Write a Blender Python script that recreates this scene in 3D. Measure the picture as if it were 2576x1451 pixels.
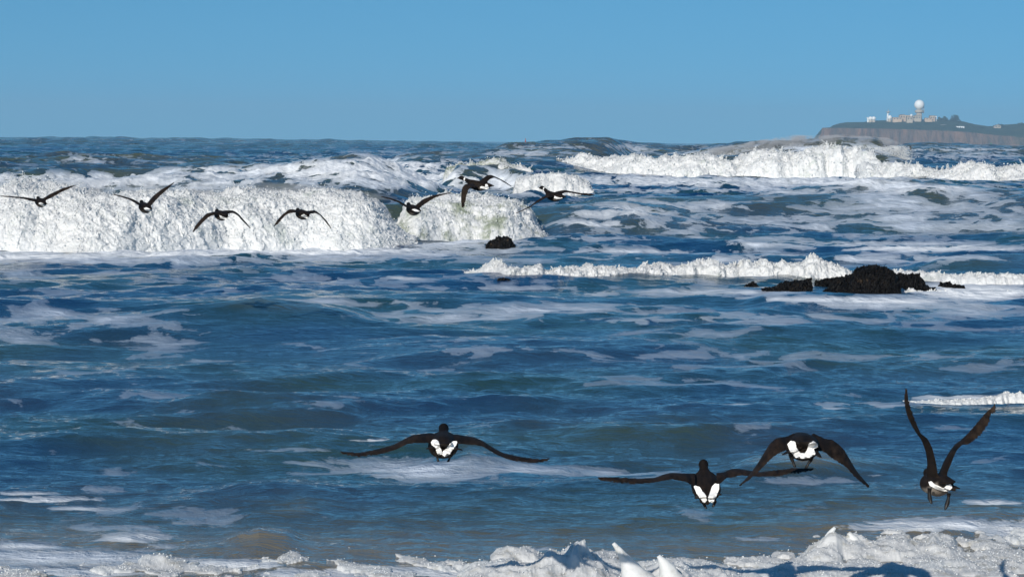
import bpy, bmesh, math, random
import numpy as np
from mathutils import Vector, Matrix
from mathutils.bvhtree import BVHTree

for o in list(bpy.data.objects):
    bpy.data.objects.remove(o)
SC = bpy.context.scene
C = SC.collection
R = math.radians
random.seed(7)
rng = np.random.default_rng(11)

# ------------------------------------------------------------------ camera
# photo grid used for measuring: 2576 x 1451
FPX, CXP, CYP = 6440.0, 1288.0, 725.5
CAMZ = 3.0
PITCH = math.atan(370.0 / FPX)
ROLL = math.atan(0.0085)
Fv = np.array([0, math.cos(PITCH), -math.sin(PITCH)])
R0 = np.array([1.0, 0, 0]); U0 = np.array([0, math.sin(PITCH), math.cos(PITCH)])
Rv = R0 * math.cos(ROLL) + U0 * math.sin(ROLL)
Uv = U0 * math.cos(ROLL) - R0 * math.sin(ROLL)
CAM = np.array([0, 0, CAMZ])
cam_d = bpy.data.cameras.new('camera'); cam = bpy.data.objects.new('camera', cam_d); C.objects.link(cam)
cam.matrix_world = Matrix(((Rv[0], Uv[0], -Fv[0], 0), (Rv[1], Uv[1], -Fv[1], 0), (Rv[2], Uv[2], -Fv[2], CAMZ), (0, 0, 0, 1)))
cam_d.sensor_width = 36; cam_d.lens = 36 * FPX / 2576
cam_d.clip_start = 0.5; cam_d.clip_end = 60000
SC.camera = cam

# ------------------------------------------------------------------ sky, sun
SUN_DIR = Vector((-0.36, -0.93, 0)).normalized()
SUN_EL = R(24)
sd = Vector((SUN_DIR.x * math.cos(SUN_EL), SUN_DIR.y * math.cos(SUN_EL), math.sin(SUN_EL)))
w = bpy.data.worlds.new('World'); SC.world = w; w.use_nodes = True
nt = w.node_tree; nt.nodes.clear()
out = nt.nodes.new('ShaderNodeOutputWorld'); bg = nt.nodes.new('ShaderNodeBackground')
sky = nt.nodes.new('ShaderNodeTexSky'); sky.sky_type = 'NISHITA'; sky.sun_disc = False
sky.sun_elevation = SUN_EL; sky.sun_rotation = math.atan2(sd.x, sd.y)
sky.air_density = 1.0; sky.dust_density = 0.0; sky.ozone_density = 3.0
tc = nt.nodes.new('ShaderNodeTexCoord'); mp = nt.nodes.new('ShaderNodeVectorMath'); mp.operation = 'ADD'
mp.inputs[1].default_value = (0, 0, 0.16)
nrm = nt.nodes.new('ShaderNodeVectorMath'); nrm.operation = 'NORMALIZE'
hs = nt.nodes.new('ShaderNodeHueSaturation'); hs.inputs['Saturation'].default_value = 1.2
nt.links.new(tc.outputs['Generated'], mp.inputs[0]); nt.links.new(mp.outputs[0], nrm.inputs[0])
nt.links.new(nrm.outputs[0], sky.inputs[0]); nt.links.new(sky.outputs[0], hs.inputs['Color'])
tn = nt.nodes.new('ShaderNodeVectorMath'); tn.operation = 'MULTIPLY'; tn.inputs[1].default_value = (0.60, 0.97, 0.98)
nt.links.new(hs.outputs[0], tn.inputs[0]); nt.links.new(tn.outputs[0], bg.inputs[0]); nt.links.new(bg.outputs[0], out.inputs[0])
bg.inputs[1].default_value = 0.095
sl = bpy.data.lights.new('sun', 'SUN'); sl.energy = 5.0; sl.angle = R(0.5); sl.color = (1, 0.95, 0.86)
sun = bpy.data.objects.new('sun', sl); C.objects.link(sun)
sun.rotation_euler = sd.to_track_quat('Z', 'Y').to_euler()
SC.view_settings.view_transform = 'Standard'; SC.view_settings.look = 'None'
SC.view_settings.gamma = 1; SC.view_settings.exposure = 0.0
try:
    SC.cycles.volume_bounces = 0; SC.cycles.max_bounces = 5; SC.cycles.transparent_max_bounces = 8
except Exception: pass

# ------------------------------------------------------------------ helpers
def horizon(px): return 344.5 + 0.0085 * px
def P(px, py, depth):
    return CAM + depth * (Fv + (px - CXP) / FPX * Rv - (py - CYP) / FPX * Uv)
def PY(px, py, Y):                       # the point on the pixel's ray at world distance Y
    d = Fv + (px - CXP) / FPX * Rv - (py - CYP) / FPX * Uv
    return CAM + d * (Y / d[1])
def G(px, py, z=0.0):                    # where the ray meets height z
    d = Fv + (px - CXP) / FPX * Rv - (py - CYP) / FPX * Uv
    return CAM + d * ((z - CAMZ) / d[2])
def proj(V):
    q = V - CAM
    dz = q @ Fv
    return CXP + FPX * (q @ Rv) / dz, CYP - FPX * (q @ Uv) / dz

PT = rng.permutation(256).astype(np.int32); PT = np.concatenate([PT, PT, PT])
GR = rng.normal(size=(256, 3)); GR /= np.linalg.norm(GR, axis=1)[:, None]; GR = GR.astype(np.float32)
def perlin(x, y, z):
    x = np.asarray(x, np.float32); y = np.asarray(y, np.float32); z = np.asarray(z, np.float32)
    xi = np.floor(x).astype(np.int32); yi = np.floor(y).astype(np.int32); zi = np.floor(z).astype(np.int32)
    xf = x - xi; yf = y - yi; zf = z - zi
    xi &= 255; yi &= 255; zi &= 255
    u = xf**3 * (xf * (xf * 6 - 15) + 10); v = yf**3 * (yf * (yf * 6 - 15) + 10); w_ = zf**3 * (zf * (zf * 6 - 15) + 10)
    r = 0
    for a in (0, 1):
        ha = PT[xi + a]; wa = u if a else 1 - u
        for b in (0, 1):
            hb = PT[ha + yi + b]; wb = v if b else 1 - v
            for c in (0, 1):
                g = GR[PT[hb + zi + c]]; wc = w_ if c else 1 - w_
                r = r + wa * wb * wc * (g[..., 0] * (xf - a) + g[..., 1] * (yf - b) + g[..., 2] * (zf - c))
    return r * 1.5
def fbm(x, y, z, octs=4, gain=0.5, lac=2.03):
    r = 0; a = 1
    for i in range(octs):
        r = r + a * perlin(x, y, z + 7.3 * i); x = x * lac; y = y * lac; z = z * lac; a *= gain
    return r
def sstep(a, b, x):
    t = np.clip((x - a) / (b - a), 0, 1); return t * t * (3 - 2 * t)

def tag(o, label=None, cat=None, group=None, kind=None):
    if label: o['label'] = label
    if cat: o['category'] = cat
    if group: o['group'] = group
    if kind: o['kind'] = kind
    return o
def mesh_np(name, V, F, mat, parent=None, smooth=True, attrs=None):
    me = bpy.data.meshes.new(name)
    V = np.asarray(V, np.float32); F = np.asarray(F, np.int32)
    me.vertices.add(len(V)); me.vertices.foreach_set('co', V.ravel())
    k = F.shape[1]
    me.loops.add(F.size); me.loops.foreach_set('vertex_index', F.ravel())
    me.polygons.add(len(F)); me.polygons.foreach_set('loop_start', np.arange(0, F.size, k, dtype=np.int32))
    me.polygons.foreach_set('loop_total', np.full(len(F), k, np.int32))
    me.polygons.foreach_set('use_smooth', np.full(len(F), smooth))
    me.update(calc_edges=True)
    for n, a in (attrs or {}).items():
        at = me.attributes.new(n, 'FLOAT', 'POINT'); at.data.foreach_set('value', np.asarray(a, np.float32).ravel())
    if mat: me.materials.append(mat)
    o = bpy.data.objects.new(name, me); C.objects.link(o)
    if parent: o.parent = parent
    return o
def grid_faces(nr, nc):
    i = np.arange(nr * nc, dtype=np.int32).reshape(nr, nc)
    return np.stack([i[:-1, :-1], i[:-1, 1:], i[1:, 1:], i[1:, :-1]], -1).reshape(-1, 4)
def empty(name, loc):
    o = bpy.data.objects.new(name, None); C.objects.link(o); o.location = loc; return o

# ------------------------------------------------------------------ materials
def new_mat(name):
    m = bpy.data.materials.new(name); m.use_nodes = True
    return m, m.node_tree, m.node_tree.nodes['Principled BSDF']
def N(nt, typ, **kw):
    n = nt.nodes.new(typ)
    for k, v in kw.items():
        if k in ('op',): n.operation = v
        else: setattr(n, k, v)
    return n
def math_n(nt, op, a, b=None, clamp=False):
    n = nt.nodes.new('ShaderNodeMath'); n.operation = op; n.use_clamp = clamp
    for i, v in enumerate((a, b)):
        if v is None: continue
        if hasattr(v, 'links'): nt.links.new(v, n.inputs[i])
        else: n.inputs[i].default_value = v
    return n.outputs[0]
def noise_n(nt, vec, scale, detail=4, rough=0.55, dist=0.0):
    n = nt.nodes.new('ShaderNodeTexNoise'); n.inputs['Scale'].default_value = scale
    n.inputs['Detail'].default_value = detail; n.inputs['Roughness'].default_value = rough
    n.inputs['Distortion'].default_value = dist
    if vec is not None: nt.links.new(vec, n.inputs['Vector'])
    return n.outputs['Fac']
def ramp_n(nt, fac, stops):
    r = nt.nodes.new('ShaderNodeValToRGB')
    while len(r.color_ramp.elements) < len(stops): r.color_ramp.elements.new(0.5)
    for e, (p, c) in zip(r.color_ramp.elements, stops):
        e.position = p; e.color = (*c, 1)
    nt.links.new(fac, r.inputs[0]); return r.outputs[0]
def mixc(nt, fac, a, b):
    m = nt.nodes.new('ShaderNodeMix'); m.data_type = 'RGBA'
    if hasattr(fac, 'links'): nt.links.new(fac, m.inputs[0])
    else: m.inputs[0].default_value = fac
    for i, v in ((6, a), (7, b)):
        if hasattr(v, 'links'): nt.links.new(v, m.inputs[i])
        else: m.inputs[i].default_value = (*v, 1)
    return m.outputs[2]
def smooth_n(nt, v, a, b, lo=0.0, hi=1.0):
    m = nt.nodes.new('ShaderNodeMapRange'); m.interpolation_type = 'SMOOTHSTEP'
    nt.links.new(v, m.inputs[0]); m.inputs[1].default_value = a; m.inputs[2].default_value = b
    m.inputs[3].default_value = lo; m.inputs[4].default_value = hi
    return m.outputs[0]
def attr_n(nt, name):
    a = nt.nodes.new('ShaderNodeAttribute'); a.attribute_name = name; return a.outputs['Fac']
def vscale(nt, vec, s):
    m = nt.nodes.new('ShaderNodeVectorMath'); m.operation = 'MULTIPLY'; nt.links.new(vec, m.inputs[0]); m.inputs[1].default_value = s
    return m.outputs[0]

def simple_mat(name, col, rough=0.8, var=0.25, scale=3.0, bump=0.0, spec=0.3):
    m, nt, b = new_mat(name)
    g = nt.nodes.new('ShaderNodeNewGeometry')
    f = noise_n(nt, g.outputs['Position'], scale, 5)
    c = ramp_n(nt, f, [(0.3, tuple(x * (1 - var) for x in col)), (0.7, tuple(min(1, x * (1 + var)) for x in col))])
    nt.links.new(c, b.inputs['Base Color']); b.inputs['Roughness'].default_value = rough
    b.inputs['Specular IOR Level'].default_value = spec
    if bump:
        bn = nt.nodes.new('ShaderNodeBump'); bn.inputs['Strength'].default_value = bump
        nt.links.new(f, bn.inputs['Height']); nt.links.new(bn.outputs[0], b.inputs['Normal'])
    return m

def water_mat():
    m, nt, b = new_mat('sea_water')
    g = nt.nodes.new('ShaderNodeNewGeometry'); pos = g.outputs['Position']
    foam = attr_n(nt, 'foam'); thick = attr_n(nt, 'thick'); murk_crestlight = attr_n(nt, 'murk_crestlight'); rip = attr_n(nt, 'ripple')
    # water body
    pn = noise_n(nt, pos, 0.15, 3)
    body = mixc(nt, smooth_n(nt, pn, 0.40, 0.62), (0.001, 0.028, 0.090), (0.010, 0.042, 0.044))
    body = mixc(nt, murk_crestlight, body, (0.085, 0.090, 0.042))  # silty olive inshore; on crests it paints in light shining through the wave
    body = mixc(nt, smooth_n(nt, murk_crestlight, 0.5, 0.9), body, (0.155, 0.130, 0.085))
    nt.links.new(body, b.inputs['Base Color'])
    b.inputs['Roughness'].default_value = 0.07; b.inputs['IOR'].default_value = 1.58
    # ripples
    h1 = noise_n(nt, vscale(nt, pos, (1.0, 1.5, 1.0)), 2.2, 5, 0.6, 0.6)
    h2 = noise_n(nt, vscale(nt, pos, (1.0, 1.4, 1.0)), 0.30, 4, 0.6, 0.4)
    hh = math_n(nt, 'ADD', math_n(nt, 'MULTIPLY', h1, 0.085), math_n(nt, 'MULTIPLY', math_n(nt, 'MULTIPLY', h2, 2.2), rip))
    bn = nt.nodes.new('ShaderNodeBump'); bn.inputs['Strength'].default_value = 0.8; bn.inputs['Distance'].default_value = 1.0
    nt.links.new(hh, bn.inputs['Height']); nt.links.new(bn.outputs[0], b.inputs['Normal'])
    # foam mask
    warp = nt.nodes.new('ShaderNodeTexNoise'); warp.inputs['Scale'].default_value = 0.5; warp.inputs['Detail'].default_value = 3
    nt.links.new(pos, warp.inputs['Vector'])
    ws = nt.nodes.new('ShaderNodeVectorMath'); ws.operation = 'SCALE'; ws.inputs['Scale'].default_value = 2.6
    nt.links.new(warp.outputs['Color'], ws.inputs[0])
    wa = nt.nodes.new('ShaderNodeVectorMath'); wa.operation = 'ADD'
    nt.links.new(pos, wa.inputs[0]); nt.links.new(ws.outputs[0], wa.inputs[1])
    wp = vscale(nt, wa.outputs[0], (0.68, 0.55, 0.9))
    n1 = noise_n(nt, wp, 0.8, 6, 0.62)
    vo = nt.nodes.new('ShaderNodeTexVoronoi'); vo.feature = 'SMOOTH_F1'; vo.inputs['Scale'].default_value = 0.85
    vo.inputs['Smoothness'].default_value = 0.6
    nt.links.new(wp, vo.inputs['Vector'])
    n2 = noise_n(nt, pos, 9, 4, 0.7)
    vo2 = nt.nodes.new('ShaderNodeTexVoronoi'); vo2.feature = 'SMOOTH_F1'; vo2.inputs['Scale'].default_value = 2.7; vo2.inputs['Smoothness'].default_value = 0.5
    nt.links.new(wp, vo2.inputs['Vector'])
    s = math_n(nt, 'ADD', math_n(nt, 'MULTIPLY', math_n(nt, 'SUBTRACT', n1, 0.5), 2.2), math_n(nt, 'MULTIPLY', math_n(nt, 'SUBTRACT', vo.outputs['Distance'], 0.45), 1.1))
    s = math_n(nt, 'ADD', s, math_n(nt, 'MULTIPLY', math_n(nt, 'SUBTRACT', n2, 0.5), 0.35))
    s = math_n(nt, 'ADD', s, math_n(nt, 'MULTIPLY', math_n(nt, 'SUBTRACT', vo2.outputs['Distance'], 0.42), 0.7))
    s = math_n(nt, 'ADD', s, foam)
    mask = smooth_n(nt, s, 0.38, 0.47)
    core = smooth_n(nt, s, 0.5, 1.3)
    cov = math_n(nt, 'MULTIPLY', mask, math_n(nt, 'ADD', math_n(nt, 'MULTIPLY', core, 0.5), math_n(nt, 'ADD', 0.30, math_n(nt, 'MULTIPLY', thick, 0.5))), True)
    fb = nt.nodes.new('ShaderNodeBsdfPrincipled'); fb.inputs['Roughness'].default_value = 0.75
    fb.inputs['Specular IOR Level'].default_value = 0.2
    nt.links.new(mixc(nt, thick, (0.36, 0.45, 0.58), (0.88, 0.89, 0.90)), fb.inputs['Base Color'])
    fbn = nt.nodes.new('ShaderNodeBump'); fbn.inputs['Strength'].default_value = 0.7; fbn.inputs['Distance'].default_value = 0.12
    nt.links.new(math_n(nt, 'ADD', s, math_n(nt, 'MULTIPLY', h1, 0.8)), fbn.inputs['Height']); nt.links.new(fbn.outputs[0], fb.inputs['Normal'])
    mx = nt.nodes.new('ShaderNodeMixShader'); nt.links.new(cov, mx.inputs[0])
    nt.links.new(b.outputs[0], mx.inputs[1]); nt.links.new(fb.outputs[0], mx.inputs[2])
    nt.links.new(mx.outputs[0], nt.nodes['Material Output'].inputs[0])
    return m

def white_mat(name, col=(0.95, 0.95, 0.95), thin=(0.50, 0.54, 0.47), scale=1.2, lo=0.58, hi=0.72, spec=0.35, bumpscale=14, bump=0.6, bd=0.05):
    m, nt, b = new_mat(name)
    g = nt.nodes.new('ShaderNodeNewGeometry'); pos = g.outputs['Position']
    f = smooth_n(nt, noise_n(nt, pos, scale, 6, 0.65), lo, hi)
    nt.links.new(mixc(nt, f, col, thin), b.inputs['Base Color'])
    b.inputs['Roughness'].default_value = 0.5; b.inputs['Specular IOR Level'].default_value = spec
    h = noise_n(nt, pos, bumpscale, 5, 0.7)
    bn = nt.nodes.new('ShaderNodeBump'); bn.inputs['Strength'].default_value = bump; bn.inputs['Distance'].default_value = bd
    nt.links.new(h, bn.inputs['Height']); nt.links.new(bn.outputs[0], b.inputs['Normal'])
    # light passes through thin froth
    tr = nt.nodes.new('ShaderNodeBsdfTranslucent'); tr.inputs[0].default_value = (0.85, 0.88, 0.85, 1)
    mx = nt.nodes.new('ShaderNodeMixShader'); mx.inputs[0].default_value = 0.38
    nt.links.new(b.outputs[0], mx.inputs[1]); nt.links.new(tr.outputs[0], mx.inputs[2])
    nt.links.new(mx.outputs[0], nt.nodes['Material Output'].inputs[0])
    return m

M_water = water_mat()
M_white = white_mat('whitewater', thin=(0.62, 0.66, 0.62), lo=0.53, hi=0.72)
M_spray = white_mat('spray', col=(0.97, 0.97, 0.97), thin=(0.92, 0.93, 0.93), bump=0.0)
M_cream = white_mat('shore_foam', col=(0.88, 0.88, 0.88), thin=(0.60, 0.58, 0.53), scale=8, lo=0.50, hi=0.70, bumpscale=30, bump=0.35, bd=0.02)

# ------------------------------------------------------------------ sea surface
def band(L, n, l0, l1, spread=2.0, seed=1, wind=(0.25, -1.0)):
    r = np.random.default_rng(seed)
    k1 = np.fft.fftfreq(n, L / n) * 2 * np.pi
    kx, ky = np.meshgrid(k1, k1, indexing='xy'); k = np.hypot(kx, ky); k[0, 0] = 1e9
    wn = np.array(wind) / np.hypot(*wind)
    c = (kx * wn[0] + ky * wn[1]) / k
    lam = 2 * np.pi / k
    amp = k**-2.0 * np.abs(c)**spread * ((lam > l0) & (lam < l1))
    ph = r.normal(size=(n, n)) + 1j * r.normal(size=(n, n))
    H = amp * ph
    h = np.fft.ifft2(H).real; s = h.std()
    dx = np.fft.ifft2(1j * kx / k * H).real / s; dy = np.fft.ifft2(1j * ky / k * H).real / s
    return (h / s).astype(np.float32), dx.astype(np.float32), dy.astype(np.float32), L, n
def samp(t, X, Y, rot=0.0):
    c, s = math.cos(rot), math.sin(rot); L, n = t[3], t[4]
    u = (X * c - Y * s) / L * n; v = (X * s + Y * c) / L * n
    i = np.floor(u).astype(np.int32); j = np.floor(v).astype(np.int32)
    fu = (u - i).astype(np.float32); fv = (v - j).astype(np.float32); i %= n; j %= n; i2 = (i + 1) % n; j2 = (j + 1) % n
    res = []
    for a in t[:3]:
        res.append(a[j, i] * (1 - fu) * (1 - fv) + a[j, i2] * fu * (1 - fv) + a[j2, i] * (1 - fu) * fv + a[j2, i2] * fu * fv)
    return res
T1 = band(7.3, 256, 0.12, 0.55, 1.2, 1, (0.3, -1))
T2 = band(31.0, 512, 0.5, 2.2, 1.5, 2, (0.35, -1))
T3 = band(113.0, 512, 2.0, 9.0, 2.0, 3, (0.2, -1))
T4 = band(530.0, 512, 9.0, 60.0, 6.0, 4, (0.12, -1))

# swells: (points (px, py, Y) on the crest line, front width, back width, fade at ends)
def zc(px, py, Y): return PY(px, py, Y)[2]
SWELLS = [
  # the wave that carries the left breaker
  ([(-600,500,80),(0,498,80),(250,502,80),(600,502,81),(980,508,81.5),(1060,508,82),(1250,512,83),(1380,545,83),(1600,600,83)], 1.5, 9),
  # unbroken part of it, right
  ([(1200,560,84),(1400,505,86),(1500,500,88),(1700,505,90),(1900,492,93),(2100,467,95),(2300,458,95),(2450,466,94),(2576,480,92),(3000,480,92)], 11, 10),
  # foam covered swell behind the left breaker
  ([(-500,440,130),(0,436,130),(100,428,130),(300,440,130),(450,424,130),(600,425,130),(750,412,130),(880,402,130),(1000,404,131),(1100,412,133),(1180,440,136),(1230,470,140)], 16, 18),
  # middle breaker
  ([(1080,470,155),(1150,415,156),(1260,410,157),(1400,440,150),(1500,475,150)], 4, 14),
  # right far breaker
  ([(1200,430,256),(1450,412,247),(1600,406,243),(1750,406,241),(1900,394,239),(2080,388,237),(2180,392,236),(2260,404,233),(2350,432,221),(2450,436,213),(2576,434,213),(3600,436,213)], 4, 22),
  # lip behind the far breaker
  ([(1600,400,262),(1750,385,260),(1850,372,258),(1950,370,256),(2100,370,254),(2250,371,252),(2330,395,250)], 6, 16),
  # dark swells by the horizon
  ([(1300,362,330),(1480,370,330),(1560,366,330),(1620,366,332),(1690,367,334),(1760,368,335),(1900,360,336),(2100,366,338)], 34, 30),
  ([(2100,371,420),(2270,363,420),(2400,364,420),(2576,367,420),(3200,368,420)], 50, 40),
  ([(-800,352,520),(0,346,520),(200,345,520),(500,349,520),(900,354,520),(1300,358,520),(1600,362,520)], 60, 50),
  ([(900,400,260),(1050,384,260),(1250,377,260),(1400,378,262),(1560,395,265)], 30, 26),
  ([(1200,374,300),(1350,367,300),(1500,366,300),(1600,372,300)], 26, 26),
  ([(-400,408,210),(0,400,210),(200,397,210),(500,404,212),(800,410,214)], 26, 26),
  # low swells closer in
  ([(300,800,43),(520,782,43),(660,767,43),(800,772,43),(900,784,43),(1000,792,44)], 1.9, 4),
  ([(930,790,45),(1050,776,45),(1200,775,45.5),(1400,795,46)], 1.5, 3.5),
  ([(1800,785,47),(1950,765,47),(2150,760,48),(2330,765,48),(2480,772,48)], 1.6, 3),
  ([(2250,690,62),(2350,655,62),(2450,650,62),(2600,655,62),(2900,655,62)], 2.5, 4),
  ([(-200,668,60),(0,668,60),(200,652,61),(330,655,61),(480,640,62),(560,645,62),(800,660,62)], 1.6, 3),
  ([(-300,1080,26.6),(0,1068,26.6),(180,1072,26.6),(420,1092,26.6),(600,1100,26.6)], 1.0, 2.2),
  ([(950,1170,23.8),(1050,1156,23.8),(1180,1143,23.8),(1260,1150,23.8),(1400,1175,23.8)], 0.8, 1.8),
  ([(1750,1185,23.4),(1900,1168,23.4),(2020,1158,23.5),(2200,1166,23.6),(2400,1180,23.8)], 0.7, 1.8),
  ([(1280,1110,26),(1400,1092,26),(1520,1090,26),(1700,1098,26),(2000,1100,26.4)], 0.7, 2),
  ([(500,1290,20.6),(620,1274,20.6),(760,1270,20.6),(900,1280,20.6),(1100,1300,20.6)], 0.5, 1.5),
  ([(440,1392,18.9),(560,1362,18.9),(650,1345,18.9),(720,1352,18.9),(790,1380,18.9)], 0.45, 1.0),
  ([(-100,1400,18.9),(60,1382,18.9),(200,1372,18.9),(330,1355,18.9),(420,1370,18.9),(500,1390,18.9)], 0.35, 1.0),
]
def swell_z(X, Y):
    z = np.zeros_like(X)
    for i, (pts, wf, wb) in enumerate(SWELLS):
        W = np.array([PY(*p) for p in pts])
        o = np.argsort(W[:, 0]); W = W[o]
        base = np.maximum(W[:, 2], 0) * (1.5 if W[:, 1].mean() < 60 else 1)
        # slope-compensated crest line in world x; the ray fan makes x/Y the natural parameter
        ang = X / np.maximum(Y, 1)
        wa = W[:, 0] / W[:, 1]
        amp = np.interp(ang, wa, base); yc = np.interp(ang, wa, W[:, 1])
        e = (wa[-1] - wa[0])
        end = sstep(wa[0] - 0.001, wa[0] + 0.2 * e, ang) * (1 - sstep(wa[-1] - 0.2 * e, wa[-1] + 0.001, ang))
        yc = yc + perlin(X * 0.35 / wf, i * 3.1 + X * 0, 0 * X) * wf * 0.35
        v = Y - yc
        f = np.where(v < 0, np.exp(-(v / wf)**2 * 1.3), np.exp(-(v / wb)**2 * 1.3))
        z = z + (amp * end * f - 0) * (1 - 0.25 * sstep(0.4, 1.5, z))
    return z
def fan(y0, y1, steps, a0, a1, na, marg=14):
    ys = [y0]; 
    while ys[-1] < y1:
        y = ys[-1]; ys.append(y + y * [s for lim, s in steps if y < lim][0])
    core = np.linspace(a0, a1, na)
    k = np.arange(1, marg + 1); ext = (k / marg)**1.6 * 0.42
    an = np.concatenate([(a0 - ext)[::-1], core, a1 + ext])
    Yg, Ag = np.meshgrid(np.array(ys), an, indexing='ij')
    return Ag * Yg, Yg
def water_height(X, Y):
    """returns X', Y', Z displaced"""
    z = swell_z(X, Y)
    a1 = 0.0055 * (1 - sstep(20, 60, Y)); a2 = 0.024 * (1 - 0.35 * sstep(20, 17, Y)) * (1 - sstep(150, 350, Y)) * (0.35 + 0.65 * sstep(17, 26, Y))
    a3 = 0.020 + 0.042 * sstep(18, 30, Y) + 0.07 * sstep(60, 140, Y); a4 = 0.16 * sstep(70, 180, Y) + 0.16 * sstep(300, 900, Y)
    a3 = a3 * (1 - sstep(900, 2500, Y))
    patch = 0.75 + 0.5 * perlin(X * 0.12, Y * 0.08, 0 * X + 3.3)
    DX = 0; DY = 0
    for t, a, rot, ch in ((T1, a1 * patch, 0.3, 0.8), (T2, a2 * patch, -0.2, 0.9), (T3, a3, 0.12, 0.9), (T4, a4, -0.05, 0.9)):
        h, dx, dy = samp(t, X, Y, rot); z = z + a * h; DX = DX + a * ch * dx; DY = DY + a * ch * dy
    return X + DX, Y + DY, z

Xg, Yg = fan(13.0, 9000, ((90, 0.0026), (450, 0.0042), (1e9, 0.010)), -0.215, 0.215, 1500)
WX, WY, WZ = water_height(Xg, Yg)
VW = np.stack([WX, WY, WZ], -1)
ppx, ppy = proj(VW.reshape(-1, 3)); ppx = ppx.reshape(WX.shape); ppy = ppy.reshape(WX.shape)
# foam patches: (px, py, rx, ry, strength, thickness)
FOAM = [
 (100,646,260,9,1.3,1),(420,638,260,9,1.2,1),(760,634,300,8,1.3,1),(980,630,120,8,1.1,.9),
 (250,815,330,42,.62,.15),(80,840,220,34,.6,.15),(420,860,160,26,.45,.1),(150,790,200,18,.45,.15),
 (1000,760,330,16,.5,.25),(1250,790,330,30,.62,.3),(1560,800,300,22,.55,.25),(1160,838,60,26,.5,.1),(1500,770,180,14,.6,.3),
 (1900,800,420,18,.6,.3),(2250,765,360,16,.72,.45),(2430,780,120,22,.62,.3),(1700,835,300,14,.4,.1),(2300,830,260,12,.35,.1),
 (2450,735,190,24,1.2,.9),(2250,757,160,9,1.1,.8),(2050,752,200,9,.9,.6),(1800,735,200,9,.6,.5),(1500,738,60,8,.6,.5),
 (1020,698,60,7,.7,.6),(1300,725,260,8,.45,.3),
 (300,655,520,16,.85,.35),(800,650,420,14,.75,.35),(1100,635,260,14,.75,.35),(1290,628,200,10,.6,.3),(150,690,500,16,.42,.1),(700,700,500,16,.45,.1),
 (700,628,700,20,1.0,.7),(1150,612,220,16,.9,.6),(60,640,160,14,.9,.6),
 (2000,650,700,12,.55,.5),(2350,625,320,9,.7,.8),(1600,632,300,9,.6,.5),(2100,615,480,10,.6,.5),
 (1900,560,620,44,.50,.4),(2350,520,320,60,.60,.4),(2200,470,330,26,.8,.5),(1700,520,260,26,.55,.5),(1560,535,160,18,.6,.7),(1500,560,120,12,.7,.7),
 (2450,570,200,26,.5,.4),(1450,600,140,10,.5,.4),(1850,600,260,10,.5,.4),
 (1600,455,300,16,.95,.75),(1850,458,330,18,.9,.7),(2100,455,260,14,.95,.7),(2300,475,200,14,.9,.7),(1950,478,340,12,.6,.5),(1400,478,140,14,.8,.8),
 (1600,480,240,8,.6,.5),
 (400,458,560,20,.62,.75),(900,430,330,34,.68,.9),(1100,450,260,30,.72,.85),(80,448,300,13,.66,.8),(650,430,300,12,.6,.8),(1330,460,160,24,.7,.8),(900,404,150,5,.9,.9),(1000,412,200,5,.8,.9),(420,440,260,4,.8,.9),(430,475,300,10,.5,.4),
 (1300,385,110,12,.62,.5),(1560,370,80,8,.62,.5),(1600,380,60,10,.5,.4),(950,385,160,8,.5,.3),(220,402,70,6,.55,.5),(1450,370,200,6,.5,.4),(2060,380,260,22,.62,.5),
 (1780,385,120,10,.55,.4),(2430,392,160,12,.55,.4),(2400,376,240,4,.6,.6),
 (1080,1185,300,30,.72,.3),(800,1165,120,14,.5,.15),(1300,1180,180,20,.65,.25),(1500,1190,200,10,.4,.2),(720,1130,150,10,.35,.1),(930,1105,90,5,.7,.7),
 (2200,1018,330,10,.55,.3),(2450,998,190,10,.8,.8),(1860,1016,110,5,.65,.5),(1650,1040,260,10,.35,.1),(2090,1028,120,8,.6,.4),
 (620,905,300,10,.35,.1),(1000,880,500,14,.35,.1),(1700,890,500,14,.33,.1),(2300,900,400,14,.33,.1),(900,1000,600,14,.3,.05),(1900,960,500,14,.3,.05),
 (100,1256,150,9,.75,.7),(60,1240,80,6,.6,.5),(200,1278,90,7,.6,.5),(300,1230,160,14,.35,.1),
 (450,1325,330,14,.42,.15),(1150,1300,300,16,.3,.05),(2100,1215,260,14,.42,.15),(2500,1262,90,8,.8,.8),(2200,1195,60,10,.5,.2),
 (340,1350,120,14,.75,.7),(500,1372,140,12,.5,.4),(60,1372,120,12,.6,.5),(200,1400,330,22,.62,.5),(600,1420,260,22,.8,.8),(1300,1380,130,9,.7,.6),(1080,1375,90,7,.5,.4),
 (2350,1320,260,22,.85,.7),(1500,1440,1300,26,.9,.8),(150,1440,260,18,.7,.6),(1900,1355,200,10,.4,.2),(2560,1330,120,60,.8,.7),
]
foam = np.full(WX.shape, -0.06, np.float32); thick = np.zeros(WX.shape, np.float32)
for (a, b_, rx, ry, s, t) in FOAM:
    g = np.exp(-((ppx - a) / rx)**2 * 1.1 - ((ppy - b_) / ry)**2 * 1.1)
    foam = np.maximum(foam, (s * g).astype(np.float32)); thick = np.maximum(thick, (t * np.clip(g * 1.3, 0, 1)).astype(np.float32))
foam -= (0.10 * (1 - sstep(30, 50, Yg))).astype(np.float32)
foam += (0.17 * perlin(WX * 0.06, WY * 0.035, 0 * WX + 9.1)).astype(np.float32) * sstep(18, 40, WY)
offs = (ppx < -40) | (ppx > 2616)
foam = np.where(offs, np.clip(foam, 0.25, 0.7), foam)
swn = swell_z(Xg, Yg) / (0.0045 * Yg)
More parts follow.
